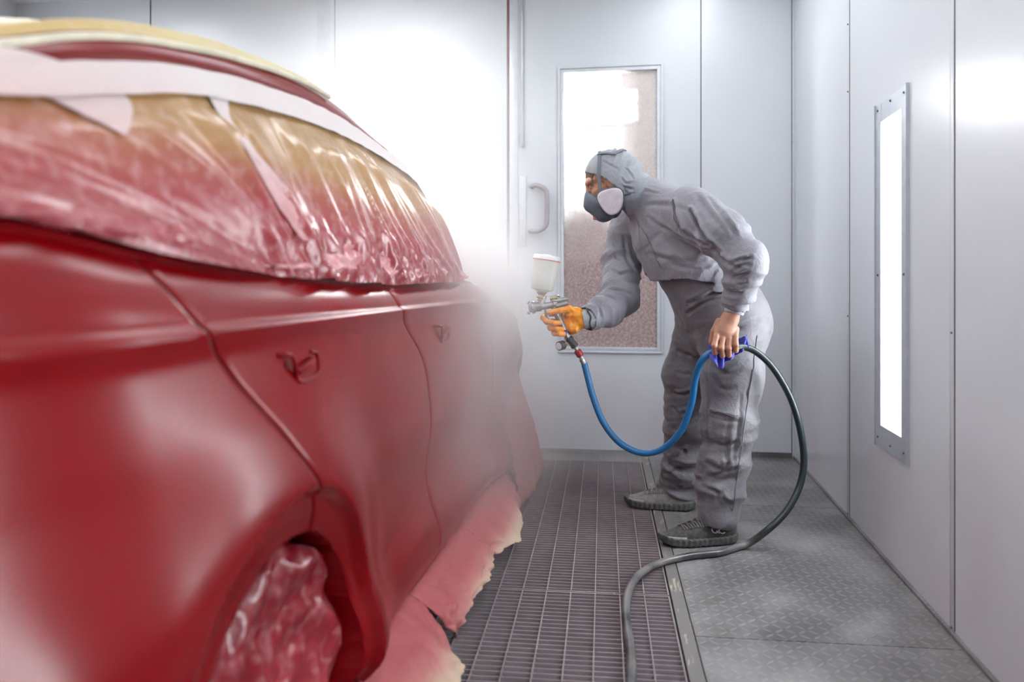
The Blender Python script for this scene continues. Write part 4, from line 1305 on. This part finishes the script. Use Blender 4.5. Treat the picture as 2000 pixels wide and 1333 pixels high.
# face opening: an oval round the face
fo = ((q[:, 2]+.030)/.108)**2+((q[:, 1])/.105)**2
keep = ~((q[:, 0] > .002+.052*np.clip((q[:, 2]+.02)/.095, -.6, 1)) & (fo < 1))
keep &= ~((q[:, 0] > -.01) & (q[:, 2] < -.10))
pxh, pyh, _ = plane_px(vH); keep &= ~((pxh > 1290))
k = keep[qH].all(1); q2 = qH[k]; used = np.unique(q2); mp = -np.ones(len(vH), int); mp[used] = np.arange(len(used))
hood = to_obj('hood', vH[used], mp[q2], M_HOOD, person)
sd_ = hood.modifiers.new('s', 'SOLIDIFY'); sd_.thickness = .004; sd_.offset = -1
vHf, nHf = vH, vnormals(vH, qH)
# hair showing under the rim
hb_ = MB(); rnd = random.Random(4)
for i in range(520):
    s_ = rnd.uniform(-.062, .062); u0 = .066+rnd.uniform(-.012, .014)-abs(s_)*.35
    f0_ = .083-(s_/.075)**2*.045-.01*(u0-.06)/.02
    a_ = H(f0_-.014, s_, u0+.012); b_ = H(f0_+.003, s_*1.02, u0-.005); c_ = H(f0_+.005, s_*1.03+rnd.uniform(-.003, .003), u0-.020-rnd.uniform(0, .012))
    hb_.tube([a_, b_, c_], [.0011, .0010, .0004], 4, False)
for i in range(260):
    s_ = rnd.choice((1, -1)); f_ = rnd.uniform(.010, .036); u0 = rnd.uniform(.015, .055)
    y_ = .0715-max(0, (f_-.02))*.45
    a_ = H(f_-.008, s_*y_, u0+.006); b_ = H(f_+.004, s_*(y_+.002), u0-.010-rnd.uniform(0, .008))
    hb_.tube([a_, b_], [.0011, .0005], 4, False)
hb_.build('hair', M_HAIR, person, True, None)
# brows, eyes
for s_ in (1, -1):
    eb = MB()
    for i in range(26):
        u = i/25; y_ = .014+.036*u; z_ = .026+.006*math.sin(math.pi*u)
        x_ = .091-(y_/.075)**2*.028
        eb.tube([H(x_-.002, s_*y_, z_-.003), H(x_+.003, s_*(y_+.005), z_+.002)], [.0013, .0006], 4, False)
    eb.build('eyebrow', M_HAIR, person, True, None)
    ey = MB(); ey.tube([H(.0855-(y_-.031)**2*14, s_*y_, .0045-((y_-.031)/.014)**2*.003) for y_ in np.linspace(.019, .043, 9)], [.0006]+[.0013]*7+[.0006], 6)
    ey.build('eyelashes', M_CORD, person)

# ---- respirator
mask = None
def mask_f(P):
    d = ellip(P, H(.094, 0, -.062), (.038, .046, .054), HR)
    d = smin(d, ellip(P, H(.062, 0, -.085), (.046, .064, .060), HR), .03)
    d = smin(d, bone(P, H(.103, 0, -.012), H(.116, 0, -.055), .014, .026), .02)
    d = smin(d, ellip(P, H(.075, 0, -.122), (.034, .040, .026), HR), .02)
    for s_ in (1, -1): d = smin(d, bone(P, H(.080, s_*.03, -.07), H(.045, s_*.070, -.084), .030, .016), .012)
    return d
vM, qM = surface_nets(mask_f, HC-.2, HC+.2, .0032); vM = relax(vM, qM, 2, .5)
mask = to_obj('respirator', vM, qM, M_MASK, person)
def filt_f(s_):
    c = H(.034, s_*.092, -.088); n_ = hs*s_*.93+hf*.20+(-hu)*.1; n_ /= np.linalg.norm(n_)
    a1_ = hu-n_*(hu @ n_); a1_ /= np.linalg.norm(a1_); a2_ = np.cross(n_, a1_)
    ang = math.radians(-10*s_)
    b1 = a1_*math.cos(ang)+a2_*math.sin(ang); b2 = -a1_*math.sin(ang)+a2_*math.cos(ang)
    def f(P):
        q_ = P-c; x_, y_, z_ = q_ @ b2, q_ @ b1, q_ @ n_
        sgn = 1 if (b2 @ hf) > 0 else -1
        x_ = x_*sgn
        # rounded triangle: wide at the top, narrow towards the chin
        wv = .050-.014*np.clip(-y_/.05, -1, 1)-.004*np.clip(x_/.05, -1, 1)
        r = (np.abs(x_/wv)**2.6+np.abs(y_/.055)**2.6)**(1/2.6)
        dd = (r-1)*.05
        return np.maximum(dd, 0)*0+np.where(True, smax_(dd, np.abs(z_)-.0085, .010), 0)
    return f, c, n_
def smax_(a, b, k): return -smin(-a, -b, k)
for s_ in (1, -1):
    f, c, n_ = filt_f(s_)
    vF, qF = surface_nets(f, c-.085, c+.085, .0024)
    to_obj('filter', vF, qF, M_FILT, mask)
    rim = lambda P, f=f, c=c, n_=n_: np.maximum(f(P+n_*.010)-.004, (P-c) @ n_+.004)
    vR, qR = surface_nets(rim, c-.09, c+.09, .0028)
    to_obj('filter_holder', vR, qR, M_MASK, mask)
vb = MB(); vb.tube([H(.100, 0, -.108), H(.112, 0, -.128)], [.024, .018], 20).build('exhale_valve', M_MASKP, mask)
# straps: up over the hood, and the lower one round the neck
def band(pts, wd, th, name, up_dir=None, parent=None):
    L = spline(pts, 6); V = []; F = []; k_ = len(L)
    for i, p_ in enumerate(L):
        t_ = (L[min(i+1, k_-1)]-L[max(0, i-1)]).normalized()
        out = Vector(p_)-Vector(HC); out = (out-t_*out.dot(t_)).normalized(); sd2 = t_.cross(out)
        for (u_, v_) in ((-1, 0), (1, 0), (1, 1), (-1, 1)): V.append(Vector(p_)+sd2*(u_*wd/2)+out*(v_*th))
    for i in range(k_-1):
        for j in range(4):
            a_, b_ = i*4+j, i*4+(j+1) % 4; F.append((a_, b_, b_+4, a_+4))
    F += [(3, 2, 1, 0), tuple((k_-1)*4+j for j in range(4))]
    return mesh(name, V, F, M_STRAP, parent or mask, True, 40)
def onhood(f_, s_, u_, lift=.003):
    """push a point given in head axes out to the hood's surface"""
    d0 = np.array([f_+.02, s_, u_-.0]); d0 /= np.linalg.norm(d0)
    lo2, hi2 = .03, .2
    for _ in range(26):
        m_ = (lo2+hi2)/2; P = H(-.02+d0[0]*m_, d0[1]*m_, d0[2]*m_)
        if hood_f(P[None])[0] < 0: lo2 = m_
        else: hi2 = m_
    m_ = lo2+lift; return Vector(H(-.02+d0[0]*m_, d0[1]*m_, d0[2]*m_))
for s_ in (1, -1):
    band([Vector(H(.060, s_*.078, -.050)), Vector(H(.048, s_*.084, -.012)), onhood(.035, s_*.09, .040), onhood(.015, s_*.085, .085), onhood(-.005, s_*.055, .12), onhood(-.015, s_*.0, .14)], .013, .003, 'strap')
band([onhood(-.0, .05, .13, .005), onhood(-.03, .065, .115, .005), onhood(-.06, .07, .09, .005)], .016, .003, 'strap')
band([onhood(-.06, .07, .09, .004), onhood(-.09, .035, .085, .004), onhood(-.10, 0, .08, .004), onhood(-.09, -.035, .085, .004), onhood(-.06, -.07, .09, .004)], .013, .003, 'strap')
band([Vector(H(.03, .088, -.10)), onhood(.0, .09, -.085, .003), onhood(-.05, .09, -.08, .003)], .010, .003, 'strap')

# ---- glove hand on the gun
GRIP0, GRIP1 = np3(A(1080, 598, 3.36)), np3(A(1106, 660, 3.36))
gx = (GRIP1-GRIP0)/np.linalg.norm(GRIP1-GRIP0)
GF = []
ys = [(1104, 617), (1106, 630), (1108, 641), (1110, 650)]
for i, (kx, ky) in enumerate(ys):
    c_ = [(1084, 615), (1090, 628), (1095, 640), (1099, 650)][i]
    dx = [-22, -23, -21, -17][i]
    pts = [A(kx+8, ky-1, 3.375), A(kx-4, ky-2, 3.405), A(c_[0]+dx*.45, c_[1]-1, 3.41), A(c_[0]+dx, c_[1], 3.385), A(c_[0]+dx*.95, c_[1]+2, 3.345), A(c_[0]+dx*.35, c_[1]+3, 3.322), A(c_[0]+3, c_[1]+3, 3.328)]
    if i == 0: pts = [A(kx+8, ky-3, 3.375), A(kx-6, ky-4, 3.40), A(1080, 613, 3.405), A(1064, 616, 3.385), A(1060, 621, 3.36), A(1066, 628, 3.335), A(1076, 630, 3.33)]
    GF.append(finger(pts, .0125, .0098))
TH = finger([A(1128, 610, 3.345), A(1112, 604, 3.325), A(1094, 607, 3.318), A(1074, 610, 3.325)], .016, .0105)
def glove_f(P):
    d = bone(P, np3(A(1143, 624, 3.36)), np3(A(1132, 624, 3.36)), .034, .034, VIEW, .9)
    d = smin(d, bone(P, np3(A(1132, 624, 3.36)), np3(A(1116, 626, 3.37)), .040, .044, VIEW, .62), .02)
    d = smin(d, bone(P, np3(A(1124, 612, 3.35)), np3(A(1112, 612, 3.34)), .026, .020), .02)
    d = smin(d, bone(P, np3(A(1114, 640, 3.35)), np3(A(1122, 642, 3.35)), .020, .022), .015)
    for F_ in GF+[TH]:
        e = None
        for a, b, r0, r1 in F_:
            q_ = bone(P, a, b, r0, r1); e = q_ if e is None else smin(e, q_, .005)
        d = smin(d, e, .0045)
    return d
gc = np3(A(1104, 626, 3.36))
vG, qG = surface_nets(glove_f, gc-np.array([.14, .12, .11]), gc+np.array([.14, .12, .11]), .0022); vG = relax(vG, qG, 1, .4)
N = vnormals(vG, qG); gpx, gpy, gd = plane_px(vG)
for i in range(len(vG)):
    if gpx[i] > 1100: vG[i] += N[i]*.0022*(.4-abs(noise.noise(Vector((vG[i][0]*60, vG[i][1]*25, vG[i][2]*45))))*2)
glove = to_obj('glove', vG, qG, M_GLOVE, person)

# ---- shoes
def shoe_parts(hx, hy, hd, tx, ty, td, hgt, lit):
    he = np3(A(hx, hy, hd)); to = np3(A(tx, ty, td)); he[2] = to[2] = 0
    ax_ = to-he; L = np.linalg.norm(ax_); ax_ /= L; sd2 = np.cross(UP, ax_)
    def Q(P): q_ = P-he; return q_ @ ax_, q_ @ sd2, P[:, 2]
    def wid(x): u = x/L; return .030+.022*np.sin(np.pi*np.clip(u*.9+.08, 0, 1))**.8+.006*np.exp(-((u-.68)/.18)**2)
    def sole(P):
        x, y, z = Q(P); w_ = wid(x)+.006
        cx_ = np.clip(x, .035, L-.040); dd = np.hypot(x-cx_, y*(.040/w_))-.040
        toe = .018*np.clip((x/L-.75)/.25, 0, 1)**2+.006*np.clip((.15-x/L)/.15, 0, 1)
        pod = .0035*np.sin(x*2*np.pi/.022)
        return smax_(dd+pod*.4, np.abs(z-.019-toe)-.0165-.0015*np.cos(x*2*np.pi/.022), .008)
    def upper(P):
        x, y, z = Q(P); w_ = wid(x)
        u = np.clip(x/L, 0, 1)
        top = np.interp(u, [0, .1, .3, .42, .6, .8, .93, 1], [.105, .110, .112, .100, .078, .058, .046, .030])
        cx_ = np.clip(x, .036, L-.044); zz = np.clip((z-.03)/np.maximum(top-.03, .01), 0, 1)
        ww = w_*(1-.35*zz**2)
        dd = np.hypot(x-cx_, y*(.040/ww))-.038
        dd = smax_(dd, z-top, .018); return smax_(dd, .026-z, .004)
    return he, to, ax_, sd2, L, sole, upper
M_SHOE = simple('dark_knit_shoe', (.055, .052, .052), .75, 0, .35, 70, .002)
M_SHOE2 = simple('haze_paled_knit_shoe', (.24, .21, .20), .85, 0, .25, 60, .002)  # far shoe: the veil of mist is put into this paler colour
M_SOLE = simple('dark_sole', (.075, .072, .070), .7, 0, .3, 50)
M_TOE = simple('dusty_toe_cap', (.30, .28, .27), .8, 0, .2, 60)
M_LACE = simple('grey_lace', (.16, .15, .15), .8)
M_MARK = simple('white_print', (.75, .74, .72), .6)
def shoe(args, upm, mark, label=None):
    he, to, ax_, sd2, L, sole, upper = shoe_parts(*args)
    lo2 = np.minimum(he, to)-.09; hi2 = np.maximum(he, to)+.09; lo2[2] = -.004; hi2[2] = .15
    vU, qU = surface_nets(upper, lo2, hi2, .0036); vU = relax(vU, qU, 1, .5); vU[:, 2] = np.maximum(vU[:, 2], .006)
    s = to_obj('shoe', vU, qU, upm, person)
    vL, qL = surface_nets(sole, lo2, hi2, .0032); vL[:, 2] = np.maximum(vL[:, 2], .001)
    to_obj('sole', vL, qL, M_SOLE, s)
    def sp_(u, v, lift=.003):
        """point on the upper's surface, u along, v over the instep from side (-1..1)"""
        w_ = float(np.interp(u, [0, .5, 1], [.03, .05, .04])); top = float(np.interp(u, [0, .1, .3, .42, .6, .8, .93, 1], [.105, .110, .112, .100, .078, .058, .046, .030]))
        c = he+ax_*L*u+UP*.03; d_ = sd2*math.sin(v*1.5)+UP*math.cos(v*1.5); lo3, hi3 = 0, .15
        for _ in range(24):
            m_ = (lo3+hi3)/2
            if upper((c+d_*m_)[None])[0] < 0: lo3 = m_
            else: hi3 = m_
        return Vector(c+d_*(lo3+lift))
    lb = MB()
    for i in range(5):
        u = .42+i*.065
        lb.tube([sp_(u, -.5), sp_(u+.015, -.2, .005), sp_(u+.03, .2, .005), sp_(u+.02, .5)], .0028, 6)
        lb.tube([sp_(u+.04, -.5), sp_(u+.02, -.2, .005), sp_(u, .2, .005), sp_(u-.01, .5)], .0028, 6)
    lb.tube(spline([sp_(.42, 0, .006), sp_(.45, -.3, .014), sp_(.42, -.5, .012), sp_(.41, -.1, .008)], 5), .0025, 6)
    lb.build('laces', M_LACE, s)
    near = -1 if (sd2 @ VIEW) > 0 else 1
    # rubber toe guard band
    tb = MB(); tb.tube(spline([sp_(.70, near*.98, .001), sp_(.82, near*.95, .001), sp_(.93, near*.9, .002), sp_(.985, near*.4, .002), sp_(.985, -near*.4, .002), sp_(.93, -near*.9, .002)], 6), .0065, 8)
    tb.build('toe_guard', M_TOE, s)
    if mark:
        side_p = lambda u, z: None
        def mp_(u, z):
            c = he+ax_*L*u+UP*z; lo3, hi3 = 0, .15
            for _ in range(24):
                m_ = (lo3+hi3)/2
                if upper((c+sd2*near*m_)[None])[0] < 0: lo3 = m_
                else: hi3 = m_
            return Vector(c+sd2*near*(lo3+.002))
        mk = MB(); cx_, cz = .33, .066; rx, rz = .044, .0125
        mk.tube([mp_(cx_+rx*math.cos(a), cz+rz*math.sin(a)) for a in np.linspace(0, 2*math.pi, 25)], .0022, 6, False)
        mk.tube([mp_(cx_-.01, cz-.004), mp_(cx_-.05, cz-.015)], .0022, 6)
        cx_ = .235
        mk.tube([mp_(cx_+rx*math.cos(a), cz-.004+rz*math.sin(a)) for a in np.linspace(.25*math.pi-math.pi, .75*math.pi, 19)], .0022, 6, False)
        mk.build('side_mark', M_MARK, s, True, None)
    return s
shoe((1437, 1068, 3.22, 1287, 1068, 3.17, 0, 0), M_SHOE, True)
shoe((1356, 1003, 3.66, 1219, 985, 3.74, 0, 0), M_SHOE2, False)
# ============================================================ SPRAY GUN
D = 3.36
gun = empty('spray_gun', A(1082, 590, D), 'steel spray gun with a white paint cup held in the orange glove', 'spray gun')
M_CUP = simple('milky_cup', (.74, .75, .70), .35, 0, .04, 20, 0, Subsurface_Weight=.3, Subsurface_Scale=.02)
M_LID = simple('white_lid', (.84, .85, .85), .4, 0, .03)
M_RING = simple('red_band', (.75, .06, .05), .45)
M_GUNM = simple('worn_gun_steel', (.36, .36, .36), .3, .75, .2, 60)
M_BRASS = simple('pale_brass', (.5, .42, .25), .35, .8, .15, 60)
M_BLACK = simple('black_rubber', (.014, .014, .015), .45)
M_REDA = simple('red_anodised', (.32, .02, .02), .3, .6)
def revolve(p0, p1, prof, name, mat, parent, n=36):
    """profile (distance along the axis, radius), solid of revolution"""
    a = Vector(p0); t_ = (Vector(p1)-a).normalized()
    return MB().tube([a+t_*x for x, r in prof], [max(r, .0002) for x, r in prof], n).build(name, mat, parent, True, 50)
cb, ct = A(1058, 572, D), A(1069, 500, D)              # cup axis, base to lid
L = (ct-cb).length
cup = revolve(cb, ct, [(-.006, .016), (.004, .022), (.012, .044), (.016, .0475), (.06, .0505), (L*.86, .0555), (L*.87, .056)], 'cup', M_CUP, gun)
revolve(cb, ct, [(L*.865, .0568), (L*.867, .0595), (L*.885, .0595), (L*.887, .0568)], 'cup_band', M_RING, cup)
revolve(cb, ct, [(L*.885, .0575), (L*.89, .0588), (L*.985, .0578), (L*1.005, .054), (L*1.01, .047), (L*1.0, .046), (L*.998, .02), (L*1.02, .018), (L*1.035, .015), (L*1.037, .001)], 'cup_lid', M_LID, cup)
revolve(cb, ct, [(-.036, .013), (-.03, .017), (-.026, .014), (-.022, .019), (-.014, .019), (-.010, .015), (-.002, .021), (.004, .022)], 'cup_neck', M_BRASS, gun)
b0, b1 = A(1096, 594, D), A(1046, 600, D)
body = MB(); body.tube([b0, b0.lerp(b1, .3), b0.lerp(b1, .34), b0.lerp(b1, .75), b0.lerp(b1, .8), b1], [.017, .018, .014, .016, .021, .021], 24)
body.tube([A(1056, 597, D), A(1060, 583, D), A(1061, 577, D)], [.016, .014, .015], 20)
body.build('body', M_GUNM, gun)
revolve(b1, A(1030, 602, D), [(0, .021), (.004, .026), (.016, .027), (.020, .022), (.026, .021), (.030, .014), (.0305, .004)], 'air_cap', M_GUNM, gun)
for s_ in (1, -1):
    h0 = A(1035, 601, D)+Vector((0, 0, s_*.022)); h1 = A(1029.5, 602, D)+Vector((0, 0, s_*.020))
    MB().tube([h0, h1], [.009, .005], 10).build('air_horn', M_GUNM, gun)
kn = MB()                                                # knobs at the back of the gun
kn.tube([A(1088, 588, D-.01), A(1106, 585, D-.01)], .011, 20); kn.tube([A(1106, 585, D-.01), A(1110, 584.5, D-.01)], .008, 16)
kn.build('fluid_knob', M_GUNM, gun)
MB().tube([A(1086, 598, D-.018), A(1108, 592, D-.018)], .0105, 20).build('air_knob', M_GUNM, gun)
MB().tube([A(1074, 583, D-.008), A(1088, 581, D-.008)], .009, 16).build('fan_knob', M_BRASS, gun)
g = MB(); g.tube(spline([A(1082, 600, D), A(1088, 614, D), A(1097, 632, D), A(1104, 647, D), A(1106, 654, D)], 5), [.0155]*6+[.0145]*10+[.0125]*5, 16)
g.build('grip', M_GUNM, gun)
tg = MB(); tg.tube(spline([A(1064, 604, D), A(1067, 614, D), A(1075, 626, D), A(1084, 638, D)], 5), .005, 8); tg.build('trigger', M_GUNM, gun)
hk = MB(); hk.tube(spline([A(1076, 592, D), A(1080, 582, D), A(1088, 578, D), A(1094, 580, D)], 5), .004, 8); hk.build('hook', M_GUNM, gun)
MB().tube([A(1106, 654, D), A(1110, 662, D)], [.0125, .0125], 6).build('inlet_nut', M_GUNM, gun)
MB().tube([A(1100, 648, D-.016), A(1107, 650, D-.02)], .009, 10).build('blue_ring', simple('blue_ring', (.03, .03, .4), .4), gun)
# regulator: black block with the dial gauge beside it
rg = MB(); rg.tube([A(1110, 660, D), A(1124, 678, D)], .0155, 20); rg.tube([A(1112, 662, D), A(1114, 665, D)], .0175, 20); rg.tube([A(1121, 674, D), A(1123, 677, D)], .0175, 20)
reg = rg.build('regulator', M_BLACK, gun)
MB().tube([A(1116, 668, D), A(1104, 672, D)], .006, 10).build('gauge_stem', M_GUNM, reg)
gg = A(1100, 674, D); gdir = (A(1090, 677, D-.02)-gg).normalized()
MB().tube([gg-gdir*-.0, gg+gdir*.026], .0195, 28).build('gauge', M_BLACK, reg)
MB().tube([gg+gdir*.026, gg+gdir*.028], .0155, 28).build('gauge_face', M_LID, reg)
cp = MB(); cp.tube([A(1124, 679, D), A(1127, 684, D)], .008, 12); cp.build('nipple', M_GUNM, gun)
MB().tube([A(1127, 684, D), A(1128, 686, D), A(1133, 695, D), A(1134, 697, D)], [.0125, .0155, .0145, .0125], 20).build('coupling_sleeve', M_REDA, gun)
MB().tube([A(1134, 697, D), A(1136, 701, D), A(1136.5, 702, D), A(1140, 709, D), A(1141, 711, D)], [.009, .009, .012, .012, .0135], 16).build('coupling_tail', M_GUNM, gun)

# ============================================================ HOSE
def hose_mat():
    t = NT('air_hose_skin'); p = t.pos(); X, Y, Z = t.sep(p)
    n = t.noise(p, 8, 4)
    at_hand = np3(A(1418, 684, 3.10))
    # the first length is blue, behind the hand a dark one begins, dusty where it lies on the floor
    blue = t.rng(X, float(at_hand[0])+.02, float(at_hand[0])-.02)
    low = t.rng(Y, 2.85, 2.6)
    low2 = t.rng(Z, .12, .02)
    dust = t.math('MULTIPLY', low2, t.rng(n, .25, .6))
    col = t.mix(dust, (.007, .016, .020), (.20, .187, .187))
    floor_part = t.rng(Z, .30, .12)
    isblue = t.math('MULTIPLY', blue, t.math('SUBTRACT', 1.0, floor_part))
    col = t.mix(isblue, col, (.008, .14, .36))
    return t.done(t.pr(col, .42, 0, None, Coat_Weight=.2))
M_HOSE = hose_mat()
hp = [A(1141, 710, D), A(1146, 730, D), A(1158, 775, D-.01), A(1178, 825, D-.03), A(1210, 865, D-.05), A(1252, 885, D-.08), A(1295, 877, D-.11), A(1330, 842, D-.15),
      A(1350, 790, D-.18), A(1358, 740, D-.21), A(1370, 707, D-.25), A(1388, 689, 3.10), A(1410, 684, 3.085), A(1432, 681, 3.085), A(1452, 678, 3.10), A(1480, 690, 3.11), A(1512, 722, 3.12), A(1545, 780, 3.13), A(1564, 845, 3.14),
      A(1570, 905, 3.14), A(1560, 955, 3.13), A(1535, 1000, 3.10), A(1500, 1035, 3.08)]
rr_ = .0135
def onfloor(px, py, z=.0145):
    d = (CAMH-z)*FPX/(py-HOR); return A(px, py, d)
hp += [onfloor(1455, 1066), onfloor(1405, 1080), onfloor(1345, 1087), onfloor(1290, 1100), onfloor(1250, 1122), onfloor(1228, 1156), onfloor(1222, 1200), onfloor(1228, 1245), onfloor(1233, 1290), onfloor(1232, 1335), onfloor(1226, 1400)]
pts = spline(hp, 8)
for p_ in pts: p_.z = max(p_.z, .0145)
MB().tube(pts, rr_, 14).build('hose', M_HOSE)
tag(bpy.data.objects['hose'], 'air hose, blue near the gun, then dark grey, looping down to the floor grate', 'hose')

# ============================================================ RAG
M_RAG = simple('blue_rag', (.075, .085, .45), .8, 0, .2, 30, .003)
V = []; F = []; n, m = 46, 26
Pm = [A(1386, 700, 3.10), A(1396, 688, 3.10), A(1415, 694, 3.11), A(1440, 686, 3.11), A(1462, 668, 3.10)]
top = spline([A(1384, 672, 3.11), A(1398, 676, 3.125), A(1420, 672, 3.13), A(1444, 662, 3.12), A(1461, 655, 3.10)], 12)
bot = spline([A(1387, 700, 3.06), A(1407, 721, 3.06), A(1418, 708, 3.09), A(1442, 692, 3.10), A(1463, 680, 3.09)], 12)
k_ = len(top)
for i in range(k_):
    for j in range(m+1):
        s = j/m; p = top[i].lerp(bot[i], s)
        f_ = .012*math.sin(i*.55+2*s)+.010*noise.noise(Vector((i*.22, s*4, 3)))
        p = p+Vector(VIEW)*(f_)+Vector((0, 0, .006*noise.noise(Vector((i*.3, s*3, 8)))))
        V.append(p)
for i in range(k_-1):
    for j in range(m): F.append((i*(m+1)+j, (i+1)*(m+1)+j, (i+1)*(m+1)+j+1, i*(m+1)+j+1))
rag = mesh('cleaning_rag', V, F, M_RAG)
md = rag.modifiers.new('s', 'SOLIDIFY'); md.thickness = .002
tag(rag, 'crumpled blue cleaning rag wrapped round the hose in the bare hand', 'rag')
# ============================================================ PAINT MIST (real scattering medium around gun, car front and doors)
t = NT('paint_mist'); p = t.pos()
def blob(c, r, amp, rot=0):
    nd = t.n('ShaderNodeVectorMath', operation='SUBTRACT'); t.put(nd.inputs[0], p); nd.inputs[1].default_value = c
    n2 = t.n('ShaderNodeVectorMath', operation='DIVIDE'); t.t.links.new(nd.outputs[0], n2.inputs[0]); n2.inputs[1].default_value = r
    n3 = t.n('ShaderNodeVectorMath', operation='LENGTH'); t.t.links.new(n2.outputs[0], n3.inputs[0])
    return t.math('MULTIPLY', t.rng(n3.outputs['Value'], 1.0, 0.0), amp)
BL = [(A(925, 575, 3.35), (.37, .45, .36), 6.0), (A(865, 560, 3.1), (.55, 1.0, .72), 1.9), (A(815, 250, 4.0), (.95, 1.15, .85), .55), (A(925, 800, 3.3), (.50, .95, .62), 1.0), (A(860, 760, 2.6), (.55, 1.0, .85), .75), (A(1100, 930, 4.2), (.7, .7, .35), .5), (A(700, 300, 2.9), (.7, 1.1, .6), .5)]
s = None
for c, r, a in BL:
    b = blob(c[:], r, a); s = b if s is None else t.math('ADD', s, b)
n = t.rng(t.noise(p, 2.3, 3, .5, .8), .3, .7, .45, 1.35)
den = t.math('MULTIPLY', s, n)
sc_ = t.n('ShaderNodeVolumeScatter'); sc_.inputs['Color'].default_value = (.99, .99, .99, 1); sc_.inputs['Anisotropy'].default_value = .55
t.put(sc_.inputs['Density'], den)
t.t.links.new(sc_.outputs[0], t.out.inputs['Volume'])
M_MIST = t.m
mist = MB().box((-2.45, 1.65, .03), (.42, 4.93, 2.9)).build('paint_mist', M_MIST, None, False)
tag(mist, 'white cloud of paint mist drifting between the gun, the car front and the doors', 'paint mist', None, 'stuff')
